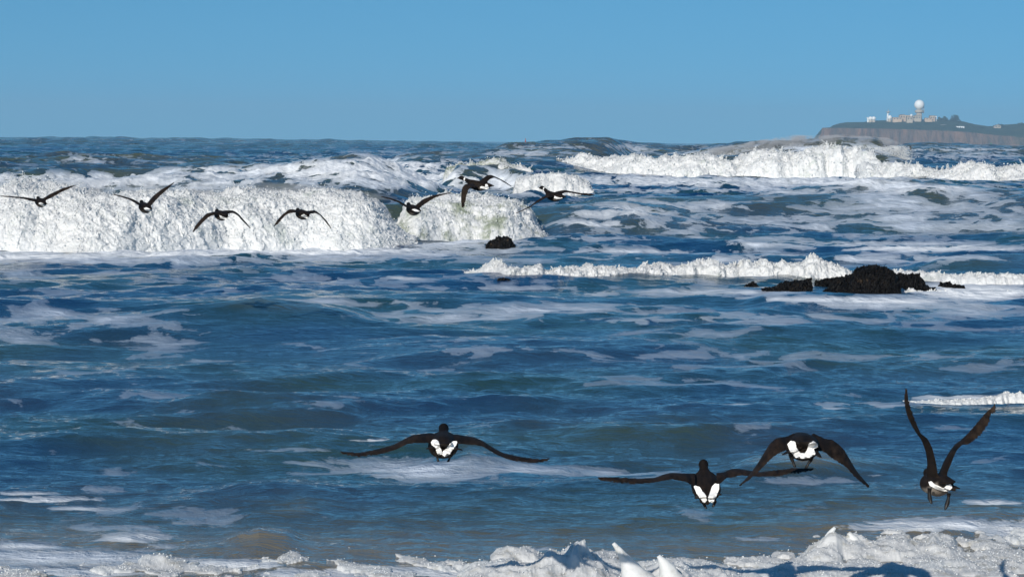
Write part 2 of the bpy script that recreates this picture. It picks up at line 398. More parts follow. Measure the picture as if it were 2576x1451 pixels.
murk_crestlight = 0.50 * sstep(0.35, 1.2, swn) + 0.78 * (1 - sstep(17.8, 23, Yg)) + 0.25 * (1 - sstep(24, 45, Yg)) * sstep(-.3, .4, perlin(Xg * .25, Yg * .12, 0 * Xg + 6)) + 0.10 * (1 - sstep(27, 60, Yg)) + 0.1 * sstep(0.6, 2.0, WZ)  # swell-height terms paint light through the crests; near-shore terms are stirred-up silt
ripple = sstep(40, 200, Yg)
fz = thick * sstep(30, 120, Yg) * 0.22 * fbm(WX * 0.9, WY * 0.35, 0 * WX + 2, 4) + thick * 0.02 * (1 - sstep(60, 120, Yg)) * fbm(WX * 3, WY * 2, 0 * WX + 2, 3)
VW[..., 2] += fz
murk_crestlight = np.clip(murk_crestlight, 0, 0.9)
water = mesh_np('sea', VW.reshape(-1, 3), grid_faces(*WX.shape), M_water, attrs={'foam': foam, 'thick': thick, 'murk_crestlight': murk_crestlight, 'ripple': ripple})
tag(water, kind='structure')

# sea bed and beach in one sheet
xs = np.concatenate([np.linspace(-9000, -20, 12), np.linspace(-18, 18, 240), np.linspace(20, 9000, 12)])
ys = np.concatenate([np.linspace(-60, 10, 30), np.linspace(10.3, 24, 200), [60, 200, 1000, 9000]])
gx, gy = np.meshgrid(xs, ys)
gz = np.where(gy < 19, (16.6 + 0.16 * gx.clip(-6, 6) - gy) * 0.045, np.minimum(-0.3, (19 - gy) * 0.02 - 0.1)).clip(-4, 2.0)
gz = gz + 0.006 * fbm(gx * 1.5, gy * 1.5, gx * 0, 3)
def sand_mat():
    m, nt, b = new_mat('wet_sand')
    g = nt.nodes.new('ShaderNodeNewGeometry'); pos = g.outputs['Position']
    f = noise_n(nt, pos, 2.0, 8, 0.65)
    nt.links.new(ramp_n(nt, f, [(0.3, (0.13, 0.105, 0.08)), (0.7, (0.24, 0.20, 0.16))]), b.inputs['Base Color'])
    nt.links.new(smooth_n(nt, f, 0.35, 0.65, 0.12, 0.4), b.inputs['Roughness'])
    bn = nt.nodes.new('ShaderNodeBump'); bn.inputs['Strength'].default_value = 0.4; bn.inputs['Distance'].default_value = 0.01
    nt.links.new(noise_n(nt, pos, 60, 4), bn.inputs['Height']); nt.links.new(bn.outputs[0], b.inputs['Normal'])
    return m
tag(mesh_np('beach_sand', np.stack([gx, gy, gz], -1).reshape(-1, 3), grid_faces(*gx.shape), sand_mat()), kind='structure')

# ------------------------------------------------------------------ droplets
OV = np.array([(1,0,0),(-1,0,0),(0,1,0),(0,-1,0),(0,0,1),(0,0,-1)], np.float32)
OF = np.array([(0,2,4),(2,1,4),(1,3,4),(3,0,4),(2,0,5),(1,2,5),(3,1,5),(0,3,5)], np.int32)
def drops(name, pts, rad, mat, parent=None, stretch=None):
    n = len(pts); q = rng.normal(size=(n, 3, 3)); 
    sc = rng.uniform(0.6, 1.4, (n, 1, 3))
    V = OV[None] * sc * rad[:, None, None]
    th = rng.uniform(0, 6.28, n); ph = rng.uniform(0, 3.14, n)
    c, s = np.cos(th), np.sin(th); x = V[..., 0] * c[:, None] - V[..., 1] * s[:, None]; y = V[..., 0] * s[:, None] + V[..., 1] * c[:, None]
    c, s = np.cos(ph), np.sin(ph); y2 = y * c[:, None] - V[..., 2] * s[:, None]; z2 = y * s[:, None] + V[..., 2] * c[:, None]
    if stretch is not None: z2 = z2 * stretch
    V = np.stack([x, y2, z2], -1) + pts[:, None, :]
    F = OF[None] + (np.arange(n) * 6)[:, None, None]
    return mesh_np(name, V.reshape(-1, 3), F.reshape(-1, 3), mat, parent)

def breaker(pts, label, depthk=2.0, rough=1.0, back=0.45, spray=1.0, mat=None, tint=None, taper=0.04, wob=0.6, relief=1.0, name='breaking_wave', group=None):
    """pts: (px, base_py, top_py, Y; Y 0 = base on still water). whitewater roller: a lofted, fractally displaced shell"""
    pts = [(p[0], p[1], p[2], p[3] or float(G(p[0], p[1], -0.05)[1])) for p in pts]
    A = np.array([PY(p[0], p[1], p[3]) for p in pts]); B = np.array([PY(p[0], p[2], p[3]) for p in pts])
    hm0 = (B[:, 2] - A[:, 2]).mean(); B = np.array([PY(p[0], p[2], p[3] + hm0 * depthk) for p in pts])
    Lx = A[-1, 0] - A[0, 0]; Ym = A[:, 1].mean(); px_m = Ym / 2560.0
    ns = int(Lx / (px_m * 0.75)); s = np.linspace(0, 1, ns) * Lx + A[0, 0]
    yb = np.interp(s, A[:, 0], A[:, 1]); zb = np.interp(s, A[:, 0], A[:, 2]); zt = np.interp(s, A[:, 0], B[:, 2])
    k = max(3, int(0.012 * ns)); ker = np.hanning(2 * k + 1); ker /= ker.sum()
    sm = lambda a: np.convolve(np.pad(a, k, 'edge'), ker, 'valid')
    yb, zb, zt = sm(yb), sm(zb), sm(zt)
    H = np.maximum(zt - zb, 0.02); Hm = H.mean()
    end = sstep(0, taper, np.linspace(0, 1, ns)) * sstep(0, taper, np.linspace(1, 0, ns))
    yb = yb + wob * Hm * fbm(s / Hm * 0.5, s * 0 + 4.4, s * 0, 4) * depthk
    H = H * (0.25 + 0.75 * end) * (1 + 0.26 * (rough - 0.5) * fbm(s / Hm * 0.8, s * 0 + 1.1, s * 0 + Ym, 3))
    arc = Hm * 2.6; nt_ = max(24, int(arc / (px_m * 0.8))); t = np.linspace(0, 1, nt_)
    S, T = np.meshgrid(s, t, indexing='ij'); a = T * math.pi
    Hh = H[:, None]; D = Hm * depthk * (0.4 + 0.6 * end[:, None])
    prof = np.where(T < 0.5, np.sin(a).clip(0, 1)**0.95, back + (1 - back) * np.sin(a).clip(0, 1))
    dep = np.where(T < 0.5, D * (2 * T)**1.3, D * (1 - np.cos(a) * 1.6))
    Z = zb[:, None] - 0.06 * Hm + Hh * prof; Yy = yb[:, None] + dep
    X = S.copy()
    ny = -np.cos(a) * np.where(T < 0.5, 1, 0.3); nz = np.sin(a) + 0.15
    nl = np.sqrt(ny**2 + nz**2); ny /= nl; nz /= nl
    q = 1 / Hm
    b1 = fbm(X * q * 1.3, Yy * q * 1.3, Z * q * 1.3, 3)
    b2 = 0.5 - np.abs(perlin(X * q * 5, Yy * q * 4, Z * q * 4)) * 1.6
    b3 = 0.5 - np.abs(perlin(X * q * 11 + 5, Yy * q * 9, Z * q * 9)) * 1.6
    b4 = fbm(X * q * 22, Yy * q * 20, Z * q * 20, 3, 0.6)
    e2 = (0.3 + 0.7 * end[:, None])
    d = Hm * rough * relief * e2 * (0.17 * b1 + 0.040 * b2 + 0.028 * b3 + 0.042 * b4) * (0.35 + 0.65 * np.sin(a).clip(0, 1)**0.5)
    Yy = Yy + ny * d * 1.2; Z = Z + nz * d; X = X + Hm * 0.05 * rough * fbm(X * q * 7, Yy * q * 7, Z * q * 7 + 30, 2)
    V = np.stack([X, Yy, Z], -1)
    root = empty(name, (float(A[:, 0].mean()), float(A[:, 1].mean()), 0))
    tag(root, label, 'wave', group)
    off = np.array(root.location)
    mesh_np('whitewater', V.reshape(-1, 3) - off, grid_faces(ns, nt_)[:, ::-1], mat or M_white, root)
    # froth clumps and spray
    n = int(Lx * Hm / px_m**2 * 0.55 * spray)
    fl = V[:, : int(nt_ * 0.62)].reshape(-1, 3)
    p = fl[rng.integers(0, len(fl), n)] + rng.normal(size=(n, 3)) * Hm * 0.02
    p[:, 1] -= rng.exponential(0.035 * Hm, n); p[:, 2] += rng.exponential(0.03 * Hm, n)
    r = px_m * rng.gamma(2.0, 0.16, n).clip(0.08, 0.9)
    # jets thrown up from the crest
    nj = int(Lx / Hm * 12 * spray); P2 = []; R2 = []
    top = V[:, nt_ // 2]
    for _ in range(nj):
        i = rng.integers(0, ns); c0 = top[i]; hgt = Hm * rng.gamma(1.5, 0.06) * (0.4 + 0.6 * end[i]) * (0.4 + 1.3 * max(0, 0.4 + float(perlin(c0[0] * q * 0.9, 3.3, 0.5))))
        hgt = min(hgt, 0.22 * Hm); lean = rng.normal(0, 0.45); m = int(10 + 45 * hgt / (0.1 * Hm + 1e-6)); m = min(m, 120)
        u = rng.uniform(0, 1, m)**0.8
        wdt = hgt * 0.30 * (1 - u * 0.5)
        pp = np.stack([c0[0] + lean * hgt * u**1.4 + rng.normal(size=m) * wdt * 0.5, c0[1] + rng.normal(size=m) * wdt, c0[2] - 0.03 * Hm + hgt * u * 1.2], -1)
        P2.append(pp); R2.append(px_m * rng.gamma(2.0, 0.15, m).clip(0.1, 0.8) * (1.2 - 0.7 * u))
    p = np.concatenate([p] + P2); r = np.concatenate([r] + R2)
    drops('spray', p - off, r, M_spray, root)
    return root, V

G_W = 'breaking waves rolling towards the beach'
breaker([(-160,622,462,67),(-60,622,462,67),(10,622,464,67),(60,632,468,67),(130,641,476,66.8),(230,641,486,67),(310,640,478,67.3),(420,626,480,68.3),(490,619,486,69.2),(550,624,476,69.8),(640,629,482,70.2),(740,627,488,70.8),(850,628,482,71),(940,628,490,71.5),(1000,622,505,72),(1045,608,530,73)],
        'tall white breaker filling the left edge beneath the first six far birds', group=G_W, back=0.75, wob=0.3, relief=0.85, taper=0.13)
breaker([(985,590,500,76),(1050,598,505,75),(1110,600,494,75.5),(1180,606,488,75.8),(1250,609,494,76),(1300,604,508,76.5),(1335,600,530,77),(1362,594,560,77.5),(1375,590,575,78)],
        'steep churning breaker with green hollow just behind the small black rock', group=G_W, back=0.75, taper=0.1, wob=0.25, relief=0.9,
        mat=white_mat('churned_water', thin=(0.30, 0.34, 0.24), scale=1.1, lo=0.48, hi=0.66))
breaker([(1110,474,428,155),(1160,474,408,155),(1260,474,405,155),(1320,476,414,154),(1350,476,440,152)],
        'distant greenish breaker curling behind the bird with raised left-hand wing', group=G_W,
        mat=white_mat('curl_water', thin=(0.34, 0.38, 0.28), scale=0.6, lo=0.42, hi=0.6))
breaker([(1290,492,452,135),(1350,494,440,135),(1400,495,436,135),(1460,488,442,135),(1492,482,462,135)],
        'short white breaker behind the rightmost of the far birds', group=G_W)
breaker([(1360,420,411,240),(1420,428,402,238),(1500,436,395,235),(1560,438,391,232),(1650,440,396,231),(1700,446,391,229),(1800,445,399,228),(1840,440,402,228),(1900,440,384,228),(2000,452,379,226),(2080,454,370,226),(2170,457,380,225),(2230,462,396,222),(2260,464,405,220)],
        'far white breaker with windblown spray in front of the headland', group=G_W, rough=1.3, spray=1.3)
breaker([(2170,452,418,212),(2230,466,408,210),(2330,480,418,206),(2400,486,422,204),(2500,490,417,202),(2600,494,420,202),(2760,492,424,202)],
        'far white breaker reaching the right edge below the headland', group=G_W, rough=1.2, spray=1.3)
breaker([(1480,484,472,196),(1560,486,468,196),(1640,486,464,195),(1750,484,463,195),(1850,480,466,195),(1960,476,468,196)],
        'low lumpy line of froth in front of the far white breaker', rough=1.5, spray=0.8, name='wave_wash')
breaker([(1165,683,674,58),(1190,692,656,57),(1230,702,660,56),(1280,712,668,55.2),(1400,711,678,55.5),(1500,709,673,56),(1600,708,674,56.5),(1700,706,668,57),(1850,706,664,57),(2000,705,656,57),(2130,705,655,57),(2190,702,670,57)],
        'long low white breaker ending at the big black rock', group=G_W, rough=1.7, spray=1.2, taper=.1)
breaker([(2230,708,684,57),(2300,712,682,56.5),(2400,722,690,55.5),(2500,724,686,55),(2600,722,690,55),(2700,722,692,55)],
        'low white breaker to the right of the big black rock', group=G_W, rough=1.3, spray=1.2)
breaker([(2235,752,722,52.2),(2290,757,728,51.6),(2360,757,734,51.6),(2450,752,736,52),(2600,748,734,52.4)],
        'flat wash of white foam flowing off the right side of the big black rock', name='wave_wash', rough=1.6, spray=0.8)
breaker([(2275,1010,1004,29.6),(2340,1014,1003,29.5),(2400,1017,1006,29.5),(2470,1016,1004,29.6),(2530,1013,990,29.8),(2600,1012,988,29.8),(2680,1012,990,29.8)],
        'small white crest at the right edge level with raised wing tips', group=G_W, rough=1.8, taper=.3, spray=.5)
breaker([(-40,1262,1240,21.6),(30,1256,1238,21.8),(90,1268,1250,21.6),(150,1284,1266,21.2),(220,1288,1278,21.0)],
        'small white crest at the lower left edge', group=G_W, rough=1.8, spray=0.6)

# wind-blown mist over the far lip
def mist(pts, n, label, r0):
    A = np.array([PY(p[0], p[1], p[3]) for p in pts]); B = np.array([PY(p[0], p[2], p[3]) for p in pts])
    u = rng.uniform(0, 1, n)**0.7; s = A[0, 0] + u * (A[-1, 0] - A[0, 0])
    yb = np.interp(s, A[:, 0], A[:, 1]); z0 = np.interp(s, A[:, 0], A[:, 2]); z1 = np.interp(s, B[:, 0], B[:, 2])
    e = rng.uniform(0, 1, n)**1.7
    cl = 0.6 + 0.7 * perlin(s * 0.35, s * 0 + 2, s * 0)
    p = np.stack([s + rng.normal(size=n) * 0.4, yb + rng.normal(size=n) * 2.0, z0 + (z1 - z0) * e * cl], -1)
    o = drops('sea_spray', p, r0 * rng.gamma(2, 0.3, n).clip(0.2, 1.6), M_spray)
    tag(o, label, 'spray', kind='stuff')
mist([(1780,392,372,256),(1900,385,362,256),(2000,385,350,254),(2100,388,356,252),(2190,388,352,250),(2262,400,346,249),(2274,402,356,249)], 90000, 'fine white spray blown off the far wave crest below the headland', 0.028)

def spray_cloud(pts, th, dens, label):
    A = np.array([PY(p[0], p[1], p[3]) for p in pts]); B = np.array([PY(p[0], p[2], p[3]) for p in pts])
    n = 60; s = np.linspace(A[0, 0], A[-1, 0], n); e = np.sin(np.linspace(0.05, 3.1, n))**0.5
    yb = np.interp(s, A[:, 0], A[:, 1]); z0 = np.interp(s, A[:, 0], A[:, 2]); z1 = np.interp(s, B[:, 0], B[:, 2])
    m = 24; ph = np.linspace(0, 2 * np.pi, m, endpoint=False); S, PH = np.meshgrid(s, ph, indexing='ij')
    zc_ = ((z0 + z1) / 2)[:, None]; rz = ((z1 - z0) / 2 * e)[:, None]
    Z = zc_ + rz * np.sin(PH); Yy = yb[:, None] + th * e[:, None] * np.cos(PH)
    k = 1 + 0.25 * perlin(S * 0.4, Yy * 0.4, Z * 0.6); Z = zc_ + (Z - zc_) * k
    V = np.stack([S, Yy, Z], -1).reshape(-1, 3); i = np.arange(n * m).reshape(n, m)
    F = np.stack([i[:-1], np.roll(i[:-1], -1, 1), np.roll(i[1:], -1, 1), i[1:]], -1).reshape(-1, 4)
    mt = bpy.data.materials.new('spray_mist'); mt.use_nodes = True; nt = mt.node_tree; nt.nodes.clear()
    o = nt.nodes.new('ShaderNodeOutputMaterial'); v = nt.nodes.new('ShaderNodeVolumePrincipled'); v.inputs['Color'].default_value = (0.97, 0.98, 1, 1)
    g = nt.nodes.new('ShaderNodeNewGeometry'); f = noise_n(nt, vscale(nt, g.outputs['Position'], (1, .6, 1.3)), 0.7, 3, 0.6)
    nt.links.new(smooth_n(nt, f, 0.40, 0.66, 0, dens), v.inputs['Density']); nt.links.new(v.outputs[0], o.inputs['Volume'])
    ob = mesh_np('sea_spray', V, F, mt); tag(ob, label, 'spray', kind='stuff')
spray_cloud([(1740,400,374,254),(1850,400,360,254),(2000,398,340,253),(2130,398,337,252),(2230,398,334,250),(2290,402,344,249)], 3.0, 1.1, 'pale mist drifting off the far wave crest in front of the headland')
spray_cloud([(-100,500,440,71),(150,500,448,72),(320,500,448,73),(560,500,452,74.5),(800,500,462,75),(1000,520,480,76)], 0.7, 0.9, 'light mist hanging over the crest of the tall left breaker')
# ------------------------------------------------------------------ rocks
def rock_mat():
    m, nt, b = new_mat('mussel_rock')
    g = nt.nodes.new('ShaderNodeNewGeometry'); pos = g.outputs['Position']
    f = noise_n(nt, pos, 6, 6, 0.7)
    nt.links.new(ramp_n(nt, f, [(0.4, (0.002, 0.002, 0.0025)), (0.62, (0.006, 0.005, 0.005)), (0.74, (0.09, 0.062, 0.036))]), b.inputs['Base Color'])
    b.inputs['Roughness'].default_value = 0.33; b.inputs['Specular IOR Level'].default_value = 0.16
    bn = nt.nodes.new('ShaderNodeBump'); bn.inputs['Strength'].default_value = 1.0; bn.inputs['Distance'].default_value = 0.03
    v = nt.nodes.new('ShaderNodeTexVoronoi'); v.inputs['Scale'].default_value = 34; nt.links.new(pos, v.inputs['Vector'])
    nt.links.new(math_n(nt, 'ADD', math_n(nt, 'MULTIPLY', v.outputs['Distance'], .8), math_n(nt, 'MULTIPLY', noise_n(nt, pos, 9, 6, .7), 1.6)), bn.inputs['Height']); nt.links.new(bn.outputs[0], b.inputs['Normal'])
    return m
M_rock = rock_mat()
def rock(lumps, Y, label, nu=220, lump=1.0):
    """one rock: ridge outline given by (px, top_py) points and a base line"""
    prof, base = lumps
    T = np.array([PY(px, py, Y) for px, py in prof]); zb = PY(prof[0][0], base, Y)[2] - 0.15
    x0, x1 = T[0, 0], T[-1, 0]; W = x1 - x0; D = min(0.55, W * 0.32)
    nx = int(W / 0.012); ny = int(2 * D / 0.018)
    gx, gv = np.meshgrid(np.linspace(x0, x1, nx), np.linspace(-1, 1, ny), indexing='ij')
    h = np.interp(gx, T[:, 0], T[:, 2]) - zb
    z = zb + h * np.clip(1 - np.abs(gv)**2.6, 0, 1)**0.75
    yy = Y + gv * D * (0.5 + 0.5 * (h / h.max())**0.5)
    n = fbm(gx * 4, yy * 4, z * 4, 3); n2 = 0.4 - np.abs(perlin(gx * 11, yy * 11, z * 11)) * 1.3; n3 = fbm(gx * 30, yy * 30, z * 30 + 9, 2)
    k = np.clip(h / 0.25, 0, 1)
    z = z + k * lump * (0.08 * n + 0.085 * n2 + 0.035 * n3); yy = yy - 0.07 * n - 0.09 * n2 - 0.04 * n3
    gx2 = gx + 0.03 * perlin(gx * 12, yy * 12, z * 12 + 40)
    o = mesh_np('sea_rock', np.stack([gx2, yy, z], -1).reshape(-1, 3), grid_faces(nx, ny), M_rock)
    return tag(o, label, 'rock', 'black rocks standing in the surf')
rock(([(2060,752),(2085,728),(2105,712),(2130,700),(2150,682),(2165,674),(2200,670),(2225,674),(2250,690),(2268,702),(2276,722),(2262,750)], 756), 51.8,
     'largest black mussel covered rock with a rounded lumpy summit')
rock(([(2225,720),(2262,694),(2285,689),(2300,694),(2322,706),(2345,724),(2358,736)], 738), 52.9, 'black rock trailing off the right shoulder of the largest rock')
rock(([(1895,748),(1915,736),(1945,722),(1985,712),(2010,705),(2045,704),(2066,708),(2062,726),(2040,752)], 752), 52.0,
     'low wet brown and black rock just left of the largest rock')
rock(([(1858,732),(1878,722),(1895,714),(1908,722)], 734), 54.2, 'small dark rock tip furthest left in the rock group')
rock(([(2350,730),(2366,716),(2390,714),(2420,726),(2432,734)], 736), 53.6, 'small low black rock furthest right in the rock group')
rock(([(2050,712),(2075,706),(2110,700),(2160,692)], 716), 54.2, 'thin dark rock ledge behind the largest rock')
rock(([(1222,616),(1230,608),(1244,602),(1256,597),(1276,596),(1288,604),(1296,616)], 620), 71.6, 'small solitary black rock in front of the churning breaker', lump=0.8)
rock(([(1244,716),(1256,704),(1268,699),(1282,702),(1290,714)], 716), 54.6, 'tiny dark rock at the left end of the long low breaker', lump=0.5)

# ------------------------------------------------------------------ foam on the shore
def shore_foam():
    X, Y = fan(15.8, 21.2, ((99, 0.0013),), -0.213, 0.213, 1500, 4)
    px, py = proj(np.stack([X, Y, X * 0 + 0.02], -1).reshape(-1, 3)); px = px.reshape(X.shape); py = py.reshape(X.shape)
    backl = np.interp(px, [-600,0,300,380,420,600,700,900,1150,1350,1700,1900,2000,2050,2150,2350,2576,3200], [1440,1430,1418,1395,1408,1412,1390,1392,1408,1392,1402,1390,1378,1358,1352,1344,1334,1326])
    frontl = np.interp(px, [-600,1150,1600,2000,2576,3200], [1600,1600,1480,1446,1428,1420])
    n = fbm(X * 2.2, Y * 1.6, X * 0 + 5, 4); nb = fbm(X * 6, Y * 5, X * 0 + 15, 4)
    e = (py - backl) / 16 + n * 2.0 + nb * 0.6; e2 = (frontl - py) / 8 + n * 1.2
    cov = sstep(-0.4, 0.9, np.minimum(e, e2))
    holes = sstep(-0.12, 0.10, fbm(X * 3.1 + 9, Y * 2.0, X * 0 + 25, 4) - 0.17 + 0.26 * sstep(1050, 1350, px) - 0.1 * sstep(1950, 2100, px))
    cov = cov * (0.03 + 0.97 * holes)
    def lumps(sc, ox):                       # packed rounded bubbles of froth
        c = np.abs(perlin(X * sc + ox, Y * sc * 0.8, X * 0 + ox)); return np.clip(0.55 - c * 1.5, 0, 1)
    h = 0.003 + 0.010 * np.clip(n + 0.3, 0, 1) + 0.014 * lumps(3.2, 1.7) + 0.018 * lumps(7.5, 8.2) + 0.014 * lumps(17, 3.1) + 0.008 * lumps(34, 5.1) + 0.006 * nb
    # cream mounds
    for (mx, my, rx, ry, hh) in [(1235,1440,60,22,.07),(1330,1446,60,20,.05),(1430,1428,62,22,.17),(1480,1436,40,22,.09),(1690,1436,46,20,.10),(1800,1434,50,18,.07),(1420,1450,150,16,.06),
                                 (2075,1382,40,16,.15),(2120,1372,48,14,.16),(2200,1374,60,14,.11),(2300,1372,60,14,.10),(2370,1368,30,16,.13),(1640,1440,30,16,.06),(395,1412,36,9,.09),(430,1416,30,9,.06),(1300,1394,50,9,.06),(2160,1420,200,14,.05),(2460,1398,140,18,.05)]:
        g = np.exp(-((px - mx) / rx)**4 * 0.8 - ((py - my) / ry)**4 * 0.8)
        h = h + (0.85 if 1150 < mx < 1900 else 0.5) * hh * g * (0.7 + 0.6 * lumps(6, 2.2)); cov = np.maximum(cov, sstep(0.02, 0.35, g))
    z = np.where(cov > 0.01, h * cov**0.8, 0) * (0.55 + 0.45 * sstep(1000, 1250, px))
    wx, wy, wz = water_height(X, Y)
    ground = np.maximum(wz, (16.6 + 0.16 * X.clip(-6, 6) - Y) * 0.045)
    Z = ground + z - 0.02 * (1 - sstep(0.0, 0.12, cov))
    F = grid_faces(*X.shape); cf = (cov > 0.03).ravel(); keep = cf[F].any(1)
    F = F[keep]; used = np.unique(F); mp_ = np.zeros(X.size, np.int32); mp_[used] = np.arange(len(used))
    V = np.stack([X, Y, Z], -1).reshape(-1, 3)[used]
    o = mesh_np('sea_foam', V, mp_[F], M_cream)
    vi = rng.integers(0, len(V), 30000); hgt_ok = cov.ravel()[used][vi] > .35; vi = vi[hgt_ok]
    bp = V[vi] + rng.normal(size=(len(vi), 3)) * [.008, .008, .003]
    up = rng.random(len(vi)) < .03; bp[up, 2] += rng.exponential(.02, up.sum())
    b_o = drops('bubbles', bp, rng.gamma(2.0, .0012, len(vi)).clip(.001, .008), M_spray); b_o.parent = o
    tag(o, 'thick bubbly white foam washed up along the bottom edge', 'foam', kind='stuff')
    return o
shore_foam()
# tall foam peaks: separate curved spikes
def spike(pts, label):
    """pts: (px, py, half width px)"""
    Y = pts[0][3]; rings = []; nseg = 20
    P0 = np.array([PY(a, b_, Y) for a, b_, _, _ in pts]); rr = np.array([c * Y / FPX for _, _, c, _ in pts])
    tt = np.linspace(0, len(pts) - 1, 30); ii = np.arange(len(pts))
    c = np.stack([np.interp(tt, ii, P0[:, k]) for k in range(3)], -1); r = np.interp(tt, ii, rr)
    for _ in range(3): c[1:-1] = (c[:-2] + 2 * c[1:-1] + c[2:]) / 4; r[1:-1] = (r[:-2] + 2 * r[1:-1] + r[2:]) / 4
    th = np.linspace(0, 2 * np.pi, nseg, endpoint=False)
    V = c[:, None, :] + r[:, None, None] * np.stack([np.cos(th), 0.8 * np.sin(th), 0 * th], -1)[None]
    V += 0.10 * r[:, None, None] * perlin(V[..., 0] * 18, V[..., 1] * 18, V[..., 2] * 18)[..., None]
    V = V.reshape(-1, 3); V = np.concatenate([V, [c[-1] + [0, 0, r[-1] * 0.8]]])
    F = []
    for i in range(29):
        for j in range(nseg): F.append((i * nseg + j, i * nseg + (j + 1) % nseg, (i + 1) * nseg + (j + 1) % nseg, (i + 1) * nseg + j))
    for j in range(nseg): F.append((29 * nseg + j, 29 * nseg + (j + 1) % nseg, len(V) - 1, len(V) - 1))
    me = bpy.data.meshes.new('foam_peak'); me.from_pydata([tuple(v) for v in V], [], [tuple(dict.fromkeys(f)) for f in F]); me.update()
    for p_ in me.polygons: p_.use_smooth = True
    me.materials.append(M_cream); o = bpy.data.objects.new('foam_peak', me); C.objects.link(o)
    tag(o, label, 'foam peak', 'peaks of foam flung up by the shore break')
spike([(1630,1500,70,17.3),(1606,1448,44,17.3),(1586,1420,24,17.3),(1567,1394,14,17.3),(1553,1377,9,17.3),(1546,1368,7,17.3)], 'tall white horn of foam curving to the left at the bottom edge')
spike([(1700,1490,50,17.35),(1690,1450,32,17.35),(1680,1426,22,17.35),(1668,1408,13,17.35),(1660,1400,8,17.35)], 'stubby rounded foam peak right of the tall horn')
spike([(2110,1390,26,18.9),(2098,1368,20,18.9),(2086,1350,13,18.9),(2090,1338,9,18.9),(2098,1328,6,18.9)], 'hooked white foam peak on the foam bank at lower right')
spike([(2150,1385,22,18.95),(2152,1365,17,18.95),(2146,1350,12,18.95),(2138,1342,8,18.95)], 'small foam peak leaning beside the hooked one')

# ------------------------------------------------------------------ headland
YH = 5000.0
def hp(px, py, dY=0.0): return PY(px, py, YH + dY)
def land_mat():
    m, nt, b = new_mat('headland_ground')
    g = nt.nodes.new('ShaderNodeNewGeometry'); pos = g.outputs['Position']
    cliff = attr_n(nt, 'cliff')
    a = noise_n(nt, pos, 0.02, 6, 0.65)
    grass = ramp_n(nt, a, [(0.35, (0.018, 0.034, 0.012)), (0.65, (0.055, 0.062, 0.022))])
    v = noise_n(nt, vscale(nt, pos, (1, 0.2, 0.22)), 0.05, 6, 0.7)
    rock_ = ramp_n(nt, v, [(0.30, (0.055, 0.048, 0.036)), (0.5, (0.125, 0.078, 0.052)), (0.68, (0.21, 0.12, 0.075))])
    nt.links.new(mixc(nt, smooth_n(nt, math_n(nt, 'ADD', cliff, math_n(nt, 'MULTIPLY', math_n(nt, 'SUBTRACT', a, 0.5), 0.7)), 0.4, 0.6), grass, rock_), b.inputs['Base Color'])
    b.inputs['Roughness'].default_value = 0.9; b.inputs['Specular IOR Level'].default_value = 0.1
    return m
def headland():
    xs = np.concatenate([np.linspace(2030, 2620, 900), np.linspace(2624, 4200, 60)])
    edge = np.interp(xs, [2030,2040,2052,2060,2064,2221,2278,2424,2500,2576,2800,4200], [364,362,350,336,322,325.5,327,333,341,347,352,366])
    ridge = np.interp(xs, [2030,2064,2082,2091,2105,2122,2167,2185,2221,2356,2413,2446,2480,2503,2536,2576,2800,3400,4200], [364,322,321,315.5,311,308,307.5,304,303,300,305,313,318,316.6,313,310,304,320,340])
    X = (xs - CXP) / FPX * YH
    ze = np.array([hp(a, b_)[2] for a, b_ in zip(xs, edge)]); zr = np.array([hp(a, b_, 260)[2] for a, b_ in zip(xs, ridge)])
    zr = np.maximum(zr, ze)
    zf = hp(2300, 372)[2] - 4
    rows = []; cl = []
    gul = fbm(X * 0.03, X * 0, X * 0 + 2, 5); 
    for k in np.linspace(0, 1, 60):                 # cliff face
        g2 = fbm(X * 0.035, X * 0, X * 0 + 2 + k * 0.5, 5)
        rows.append(np.stack([X, YH - 18 * (1 - k) + g2 * 16 * (1 - 0.5 * k), -3 + (ze + 3) * k], -1)); cl.append(np.clip(1.15 - sstep(2400, 2600, xs) * 0.75 * (k > .35), 0, 1) * np.ones_like(X))
    for k in np.linspace(0.03, 1, 50):              # grass slope
        n = fbm(X * 0.02, X * 0 + k * 4, X * 0 + 5, 4) * 2.2 * math.sin(k * 3.1) * sstep(2064, 2110, xs)
        rows.append(np.stack([X, YH + 260 * k + gul * 8 * (1 - k), ze + (zr - ze) * (k**0.8) + n], -1)); cl.append(np.full_like(X, 0.12 if k > 0.06 else 0.4))
    for k in np.linspace(0.1, 1, 14):
        rows.append(np.stack([X, YH + 260 + 900 * k + 0 * X, zr * (1 - k**1.6) - 4 * k], -1)); cl.append(np.full_like(X, 0.1))
    V = np.stack(rows, 0); V[..., 0] *= V[..., 1] / YH
    # west end wraps back
    o = mesh_np('headland', V.reshape(-1, 3), grid_faces(V.shape[0], V.shape[1]), land_mat(), attrs={'cliff': np.stack(cl, 0)})
    tag(o, kind='structure')
    def zat(px, f):        # ground height at slope fraction f
        x = np.interp(px, xs, np.arange(len(xs))); i = int(round(float(x))); return ze[i] + (zr[i] - ze[i]) * f**0.8
    return zat
zat = headland()
M_dome = simple_mat('radome_white', (0.80, 0.81, 0.80), 0.5, 0.04, 0.2)
M_conc = simple_mat('pale_concrete', (0.42, 0.36, 0.28), 0.85, 0.12, 0.1)
M_beige = simple_mat('beige_wall', (0.50, 0.38, 0.27), 0.85, 0.12, 0.1)
M_roofd = simple_mat('dark_roof', (0.10, 0.095, 0.09), 0.8, 0.2, 0.1)
M_winm = simple_mat('window_glass', (0.03, 0.04, 0.05), 0.2, 0.2, 0.1)
M_metal = simple_mat('grey_metal', (0.30, 0.31, 0.32), 0.5, 0.1, 0.3)
MPX = YH / FPX       # metres per photo-grid pixel at the headland
